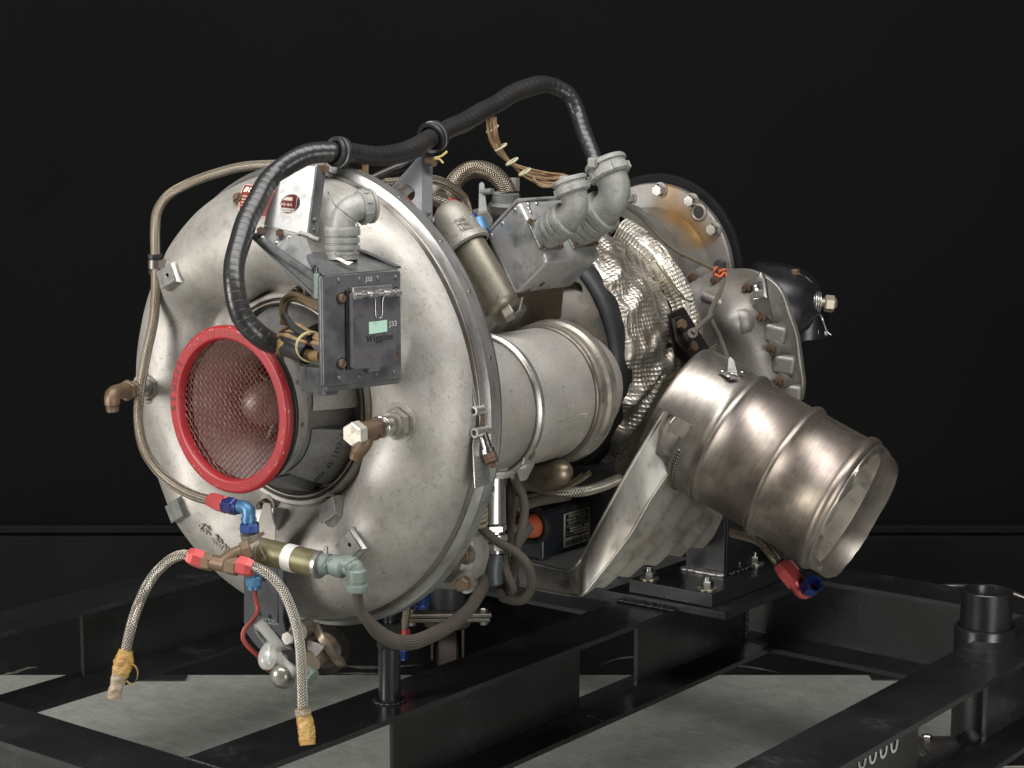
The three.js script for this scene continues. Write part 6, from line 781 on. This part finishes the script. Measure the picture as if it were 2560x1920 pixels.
// ---------- shut-off valve and its tee ----------
{
  const a = at(612, 1368, { d: 2.24 }), b = at(800, 1412, { d: 2.185 }), ax = b.clone().sub(a).normalize(), L = a.distanceTo(b), P = t => a.clone().addScaledVector(ax, t * L);
  const v = part(engine, 'shutoff_valve', [cyl(P(0.22), P(0.97), 0.0158, 0.0158, { c: 0.001, seg: 36 })], MT.olive, 'olive cylindrical fuel shut-off valve across the lower housing');
  part(v, 'valve_block', [cyl(P(0.02), P(0.27), 0.0162, 0.0162, { c: 0.002, seg: 30 }), cyl(P(0.12).add(V(0, 0.004, 0)), at(624, 1332, { d: 2.225 }), 0.0118), cyl(P(0.1), at(634, 1432, { d: 2.22 }), 0.0105)], MT.castDk); part(v, 'end_ring', lathe([[0.0001, 0], [0.0162, 0], [0.0165, 0.001], [0.0165, 0.0055], [0.015, 0.006], [0.0001, 0.006]], P(0.965), ax, { seg: 36 }), MT.alum);
  part(v, 'paper_band', lathe([[0.0159, 0], [0.0163, 0], [0.0163, 0.014], [0.0159, 0.014]], P(0.575), ax, { seg: 40 }), MT.white, 'white paper band round the valve');
  for (const t of [0.34]) part(v, 'lead_seal', [cyl(P(t).add(V(0.006, -0.002, 0.014)), P(t).add(V(0.008, -0.002, 0.019)), 0.003)], MT.olive); part(v, 'wire_tag', plate(path([[646, 1334, 2.2], [658, 1328, 2.2], [663, 1336, 2.2], [652, 1342, 2.2]]), 0.0016), MT.brownOx);
  lockWire(v, path([[652, 1342, 2.2], [648, 1355, 2.195], [654, 1378, 2.19], [662, 1392, 2.19], [664, 1398, 2.19]])); lockWire(v, path([[812, 1375, 2.175], [820, 1390, 2.165], [808, 1410, 2.165], [800, 1425, 2.17]]));
  // green connector with elbow
  const c0 = at(806, 1410, { d: 2.185 }), c1 = at(842, 1410, { d: 2.175 });
  const con = part(v, 'green_connector', [cyl(c0, c0.clone().lerp(c1, 0.6), 0.0135, 0.0115), lathe([[0.0001, 0], [0.0105, 0], [0.0105, 0.006], [0.013, 0.007], [0.013, 0.02], [0.0115, 0.022], [0.009, 0.024], [0.009, 0.03], [0.0001, 0.03]], c0.clone().lerp(c1, 0.5), ax, { seg: 30 }), tube(path([[856, 1408, 2.17], [872, 1408, 2.165], [886, 1414, 2.16], [892, 1428, 2.16], [892, 1440, 2.16]]), 0.0092, { rad: 20 }), lathe([[0.0001, 0], [0.0125, 0], [0.013, 0.001], [0.013, 0.008], [0.0105, 0.009], [0.0105, 0.012], [0.0118, 0.0125], [0.0118, 0.024], [0.0095, 0.026], [0.0001, 0.026]], at(892, 1478, { d: 2.16 }), V(0, 1, 0), { seg: 30 })], MT.zincGreen, 'corroded green elbow connector on the valve');
  lockWire(v, path([[862, 1425, 2.15], [870, 1410, 2.148], [882, 1402, 2.148], [893, 1398, 2.15]])); part(v, 'lead_seal', box(at(814, 1375, { d: 2.165 }), 0.006, 0.008, 0.003, { b: 0.0005 }), MT.alum);
  part(engine, 'sleeved_cable', tube(path([[893, 1480, 2.16], [896, 1505, 2.16], [900, 1528, 2.165], [916, 1548, 2.17], [945, 1580, 2.19], [985, 1603, 2.21], [1030, 1606, 2.24], [1080, 1588, 2.27], [1130, 1560, 2.3], [1170, 1525, 2.32], [1200, 1480, 2.34], [1216, 1440, 2.36], [1225, 1400, 2.37]]), t => 0.0068 + 0.0025 * sm(0.08, 0.22, t), { rad: 16, flat: 0.72, nu: 7, vl: 0.006 }), MT.cable, 'flat brown sleeved cable sagging below the housing to the igniter');
  // tee with two taped hoses
  const tA = at(500, 1400, { d: 2.21 }), tB = at(606, 1419, { d: 2.19 }), T = t => tA.clone().lerp(tB, t), td = tB.clone().sub(tA).normalize();
  const tee = part(v, 'brass_tee', [cyl(T(0), T(1), 0.0072), hex(T(0.06), td, 0.0112, 0.014), hex(T(0.64), td, 0.0112, 0.016), cyl(T(0.3), T(0.62), 0.009), tube([T(0.5), T(0.62).add(V(0.004, 0.01, -0.006)), T(0.78).add(V(0.004, 0.016, -0.014))], 0.0085), hex(T(0.78).add(V(0.002, 0.014, -0.012)), V(0.5, 0.2, -0.6), 0.012, 0.012)], MT.brownOx, 'brown tee fitting below the valve');
  const hL = hose(path([[478, 1390, 2.21], [458, 1387, 2.21], [430, 1397, 2.21], [394, 1428, 2.21], [366, 1468, 2.2], [346, 1512, 2.2], [329, 1563, 2.19], [316, 1618, 2.19], [312, 1640, 2.19]]), 0.0062, 'braided_hose', 'braided hose curving out left to a yellow taped end', MT.braidLt); socket(hL, at(470, 1388, { d: 2.21 }), at(512, 1402, { d: 2.208 }), 0.0108);
  const hR = hose(path([[628, 1416, 2.185], [648, 1422, 2.18], [676, 1440, 2.175], [704, 1472, 2.17], [724, 1512, 2.165], [740, 1560, 2.16], [750, 1615, 2.155], [754, 1685, 2.15], [757, 1782, 2.145]]), 0.0062, 'braided_hose', 'braided hose hanging down to a small taped end', MT.braidLt); socket(hR, at(634, 1422, { d: 2.184 }), at(596, 1412, { d: 2.19 }), 0.0112);
  // yellowed tape ends
  const lump = (pts, rf, o) => { const g = tube(pts, (t, s) => rf(t) * (1 + 0.16 * n3(V(Math.cos(s * 6.283), Math.sin(s * 6.283), t * 4), 1.3, o) + 0.07 * n3(V(Math.cos(s * 6.283) * 2, Math.sin(s * 6.283) * 2, t * 12), 1.7, o + 3)), { rad: 26, seg: 50, flat: 0.85 }); return g; };
  const tL = part(hL, 'yellow_tape', lump(path([[315, 1625, 2.19], [308, 1660, 2.188], [298, 1692, 2.186]]), t => 0.0085 + 0.0035 * Math.sin(t * 3), 2), MT.tapeY, 'yellowed tape wrapped round the hose end');
  part(hL, 'brown_tape', lump(path([[301, 1682, 2.187], [292, 1712, 2.185], [284, 1748, 2.183]]), t => 0.0098 - 0.0018 * t, 5), MT.tapeB);
  { const c = at(325, 1684, { d: 2.187 }), up = at(325, 1664, { d: 2.187 }).sub(c).normalize(), rt = at(345, 1684, { d: 2.187 }).sub(c).normalize(); const g = grid(24, 3, (s, t) => { const a = 2.0 - s * 4.4, r = 0.0098; return [c.clone().addScaledVector(rt, Math.cos(a) * r * 0.75 + 0.002).addScaledVector(up, Math.sin(a) * r * 1.15).addScaledVector(FWD, (t - 0.5) * 0.008 - 0.002), s * 0.05, t * 0.01]; }); g.computeVertexNormals(); part(tL, 'peeling_loop', g.toNonIndexed(), MT.tapeY); }
  part(hR, 'brown_tape', lump(path([[756, 1772, 2.146], [761, 1800, 2.144], [766, 1830, 2.142], [769, 1862, 2.14]]), t => 0.0086 + 0.0016 * Math.sin(t * 2.6), 9), MT.tapeY, 'brown tape wrapped round the hanging hose end');
  part(hR, 'tape_collar', lump(path([[756, 1770, 2.1455], [759, 1788, 2.1445]]), t => 0.0096, 12), MT.tapeB);
  // blue fitting and red pipe below
  const bf = at(631, 1432, { d: 2.215 }), rp = part(engine, 'red_pipe', tube(path([[636, 1470, 2.215], [640, 1500, 2.215], [645, 1525, 2.213], [632, 1550, 2.21], [612, 1572, 2.21], [607, 1595, 2.21], [622, 1618, 2.21], [646, 1640, 2.21], [656, 1660, 2.22], [675, 1678, 2.23]]), 0.0029, { rad: 12 }), MT.redTube, 'thin red pipe wriggling down from a blue fitting');
  part(rp, 'blue_fitting', [cyl(at(632, 1430, { d: 2.215 }), at(636, 1474, { d: 2.215 }), 0.0085), hex(at(635, 1464, { d: 2.215 }), V(0, 1, 0), 0.0102, 0.012, { ref: V(0.5, 0, 0.8) }), hex(at(632, 1442, { d: 2.215 }), V(0, 1, 0), 0.0108, 0.006)], MT.blueLt);
}
// ---------- lamp bracket below the housing ----------
{
  const lb = part(engine, 'lamp_bracket', [plate(path([[611, 1400], [709, 1400], [709, 1545], [716, 1582], [732, 1620], [752, 1668], [752, 1690], [720, 1680], [690, 1660], [640, 1612], [617, 1582], [611, 1556]], { z: 0.1 }), 0.0025), box(at(702, 1480, { z: 0.094 }), 0.006, 0.075, 0.018, { b: 0.002 })], MT.greyDark, 'dark grey sheet bracket hanging in front of the housing');
  part(lb, 'stamped_number', text('XCS204', 0.0062, 0.0004, at(656, 1556, { z: 0.1016 }), V(1, 0.03, 0), V(0, 1, 0), fontR), M([0.3, 0.31, 0.32], { rough: 0.5 })); for (const [x, y] of [[677, 1541], [651, 1534]]) part(lb, 'bracket_hole', cyl(at(x, y, { z: 0.1015 }), at(x, y, { z: 0.102 }), 0.0028), MT.rubber); part(lb, 'bracket_bolt', hex(at(656, 1440, { z: 0.102 }), ZP, 0.006, 0.006), MT.rust);
  part(lb, 'front_strap', plate(path([[640, 1330], [660, 1255], [676, 1258], [684, 1300], [690, 1318], [688, 1400], [640, 1400]], { z: 0.094 }), 0.0022), MT.cast);
  const dn = V(-0.25, -0.8, 0.55).normalize();
  const lampS = (px, py, d, ax, ref, r, name) => { // rounded rectangular frame round a round cup
    const o = at(px, py, { d }), [u, v, w] = basis(ax, ref), sh = new THREE.Shape(), W = r * 1.5, Hh = r * 0.98, k = r * 0.62;
    sh.moveTo(-W + k, -Hh); sh.lineTo(W - k, -Hh); sh.quadraticCurveTo(W, -Hh, W, -Hh + k); sh.lineTo(W, Hh - k); sh.quadraticCurveTo(W, Hh, W - k, Hh); sh.lineTo(-W + k, Hh); sh.quadraticCurveTo(-W, Hh, -W, Hh - k); sh.lineTo(-W, -Hh + k); sh.quadraticCurveTo(-W, -Hh, -W + k, -Hh);
    const hl = new THREE.Path(); hl.absellipse(0, 0, W * 0.74, Hh * 0.74, 0, Math.PI * 2); sh.holes.push(hl);
    const g = new THREE.ExtrudeGeometry(sh, { depth: 0.009, bevelEnabled: true, bevelSize: 0.0018, bevelThickness: 0.0018, bevelSegments: 2, curveSegments: 8, bevelOffset: -0.0018 }); g.translate(0, 0, -0.006); g.applyMatrix4(new THREE.Matrix4().makeBasis(u, v, w).setPosition(o));
    const s = part(lb, 'lamp_socket', boxUV(crease(g, 0.7)), MT.zinc, name);
    part(s, 'socket_cup', lathe([[r * 0.98, -0.001], [r * 0.9, -0.01], [0.0001, -0.012]], o, w, { seg: 30 }), MT.rubber); for (const e of [-1, 1]) part(s, 'socket_screw', rivet(o.clone().addScaledVector(u, e * W * 0.84).addScaledVector(w, 0.0042), w, 0.0028), MT.brownOx); return o; };
  const o1 = lampS(674, 1602, 2.2, V(-0.3, -0.45, 0.75), V(0.75, -0.75, 0), 0.0165, 'oval lamp socket with a clear bulb'), o2 = lampS(722, 1658, 2.19, V(-0.5, -0.8, 0.35), V(0.8, -0.5, 0), 0.0165, 'lower lamp socket with a mirrored bulb');
  const glass = new THREE.MeshPhysicalMaterial({ color: 0xf4f4f0, roughness: 0.28, transmission: 0.74, thickness: 0, ior: 1.45, side: THREE.DoubleSide, clearcoat: 1, clearcoatRoughness: 0.05 }), mirr = M([0.3, 0.29, 0.255], { metal: 0.45, rough: 0.3, coat: 1, coatR: 0.06, map: 'grain' });
  const bulb = (o, tip, r, m, nm, lab) => { const d = tip.clone().sub(o), L = d.length(), pr = []; for (let i = 0; i <= 24; i++) { const t = i / 24; const k = t < 0.35 ? 0.42 + 0.25 * sm(0, 0.35, t) : 0; const s = t < 0.42 ? 0.4 + 0.6 * sm(-0.05, 0.45, t) * 0.86 : Math.sqrt(Math.max(0.0001, 1 - Math.pow((t - 0.58) / 0.42, 2))); pr.push([Math.max(0.0001, r * s), t * L]); } return part(lb, nm, lathe(pr, o, d, { seg: 40, cr: 1.5 }), m, lab); };
  const b1 = bulb(at(676, 1604, { d: 2.195 }), at(664, 1672, { d: 2.165 }), 0.0112, glass, 'clear_bulb', 'clear glass lamp bulb'); part(b1, 'bulb_stem', [cyl(at(675, 1610, { d: 2.193 }), at(669, 1650, { d: 2.18 }), 0.0022, 0.0012), ring(at(668, 1650, { d: 2.18 }), V(0.3, -0.8, 0.4), 0.0035, 0.0004, { seg: 16, n: 5 })], MT.white);
  bulb(at(722, 1660, { d: 2.19 }), at(694, 1714, { d: 2.17 }), 0.0152, mirr, 'mirrored_bulb', 'tarnished half-mirrored lamp bulb');
  part(lb, 'drain_elbow', [tube(path([[735, 1650, 2.24], [765, 1688, 2.23], [775, 1702, 2.23]]), 0.008), cyl(at(762, 1680, { d: 2.225 }), at(782, 1696, { d: 2.22 }), 0.0105)], MT.zincGreen);
  // dark torch-like lamp behind the hose
  const rl = part(engine, 'side_lamp', [cyl(at(775, 1655, { d: 2.27 }), at(815, 1610, { d: 2.31 }), 0.0135, 0.016), lathe([[0.0001, 0], [0.016, 0.004], [0.03, 0.008], [0.033, 0.016], [0.031, 0.018], [0.02, 0.012]], at(800, 1630, { d: 2.3 }), V(0.5, 0.5, -0.6), { seg: 36 })], MT.bronze, 'dark round lamp hanging behind the braided hose'); part(rl, 'lamp_shell', lathe([[0.0001, 0.012], [0.02, 0.01], [0.03, 0.0], [0.031, -0.018], [0.028, -0.018], [0.027, 0]], at(812, 1628, { d: 2.33 }), V(0.6, 0.2, 0.6), { seg: 36 }), M([0.03, 0.026, 0.022], { metal: 0.5, rough: 0.4, map: 'smudge' })); part(rl, 'lamp_tab', plate(path([[768, 1600, 2.28], [798, 1606, 2.27], [812, 1618, 2.27], [790, 1640, 2.26], [768, 1622, 2.27]]), 0.004), MT.steelDk); part(rl, 'lamp_bolt', [cyl(at(745, 1580, { d: 2.27 }), at(770, 1570, { d: 2.3 }), 0.012), hex(at(728, 1595, { d: 2.25 }), V(0.2, 0.2, 1), 0.009, 0.01), tube(path([[765, 1580, 2.3], [795, 1560, 2.33]]), 0.0025)], MT.steelDk);
}
// ---------- igniter leads ----------
{
  const L = [
    ['brown lead crossing from the knotted tie and looping low', [[1196, 1305, 2.33], [1215, 1330, 2.33], [1245, 1355, 2.325], [1285, 1378, 2.32], [1312, 1402, 2.32], [1328, 1440, 2.33], [1326, 1475, 2.34], [1305, 1500, 2.35], [1270, 1498, 2.36], [1250, 1478, 2.37]], 0.0058],
    ['brown lead hanging from the neck past the orange plugs', [[1283, 1185, 2.37], [1292, 1212, 2.36], [1305, 1235, 2.36], [1311, 1275, 2.355], [1306, 1315, 2.35], [1295, 1355, 2.35], [1288, 1392, 2.36], [1280, 1430, 2.37], [1262, 1470, 2.38], [1246, 1480, 2.38]], 0.0058],
    ['brown lead dropping straight behind the igniter', [[1281, 1190, 2.38], [1277, 1230, 2.385], [1277, 1290, 2.385], [1272, 1345, 2.38], [1262, 1385, 2.37], [1266, 1430, 2.36], [1280, 1468, 2.355], [1282, 1480, 2.36], [1272, 1482, 2.36]], 0.006],
    ['brown lead with a bend beside the igniter neck', [[1268, 1240, 2.4], [1258, 1262, 2.39], [1255, 1285, 2.385], [1245, 1292, 2.37], [1240, 1292, 2.37]], 0.0055],
    ['brown lead looping behind the grey boot', [[1250, 1290, 2.4], [1260, 1320, 2.4], [1268, 1380, 2.41], [1282, 1430, 2.41], [1272, 1470, 2.4], [1255, 1500, 2.39]], 0.0055],
    ['brown lead hanging behind the knotted tie', [[1196, 1240, 2.36], [1192, 1280, 2.36], [1200, 1330, 2.37], [1212, 1370, 2.38], [1208, 1420, 2.38], [1200, 1440, 2.39]], 0.005],
    ['grey lead running down to the loop', [[1320, 1318, 2.44], [1298, 1345, 2.42], [1270, 1390, 2.41], [1252, 1430, 2.4], [1244, 1460, 2.4]], 0.0085],
  ];
  for (const [lab, p, r] of L) part(engine, 'igniter_lead', tube(path(p), r, { rad: 14, nu: 5, vl: 0.006 }), MT.cable, lab);
  const k = part(engine, 'tie_knot', [0, 1, 2, 3, 4].map(i => ring(at(1198, 1275 + i * 8, { d: 2.325 }), V(0.3 * Math.sin(i * 2), 1, 0.25), 0.0085, 0.0028, { seg: 22, n: 8 })), M([0.2, 0.17, 0.11], { rough: 0.8 }), 'knotted tan cord tying the leads together');
  part(engine, 'lug_terminal', [plate(path([[1270, 1175, 2.36], [1280, 1172, 2.36], [1288, 1195, 2.36], [1280, 1205, 2.36]]), 0.003), rivet(at(1281, 1182, { d: 2.357 }), V(0.6, 0.1, 0.8), 0.004)], MT.zincGreen, 'greenish ring terminal at the head of the leads');
  // braided drain with red and blue end behind the post
  const hh = hose(path([[1018, 1500, 2.7], [1016, 1540, 2.7], [1008, 1580, 2.7]]), 0.0062, 'drain_hose', 'braided drain hose half hidden behind the post'); socket(hh, at(1009, 1572, { d: 2.7 }), at(1008, 1625, { d: 2.7 }), 0.0105, MT.redAn); nut(hh, at(1008, 1622, { d: 2.7 }), at(1006, 1650, { d: 2.7 }), 0.009, MT.blueAn);
}
renderer.render(scene, camera);
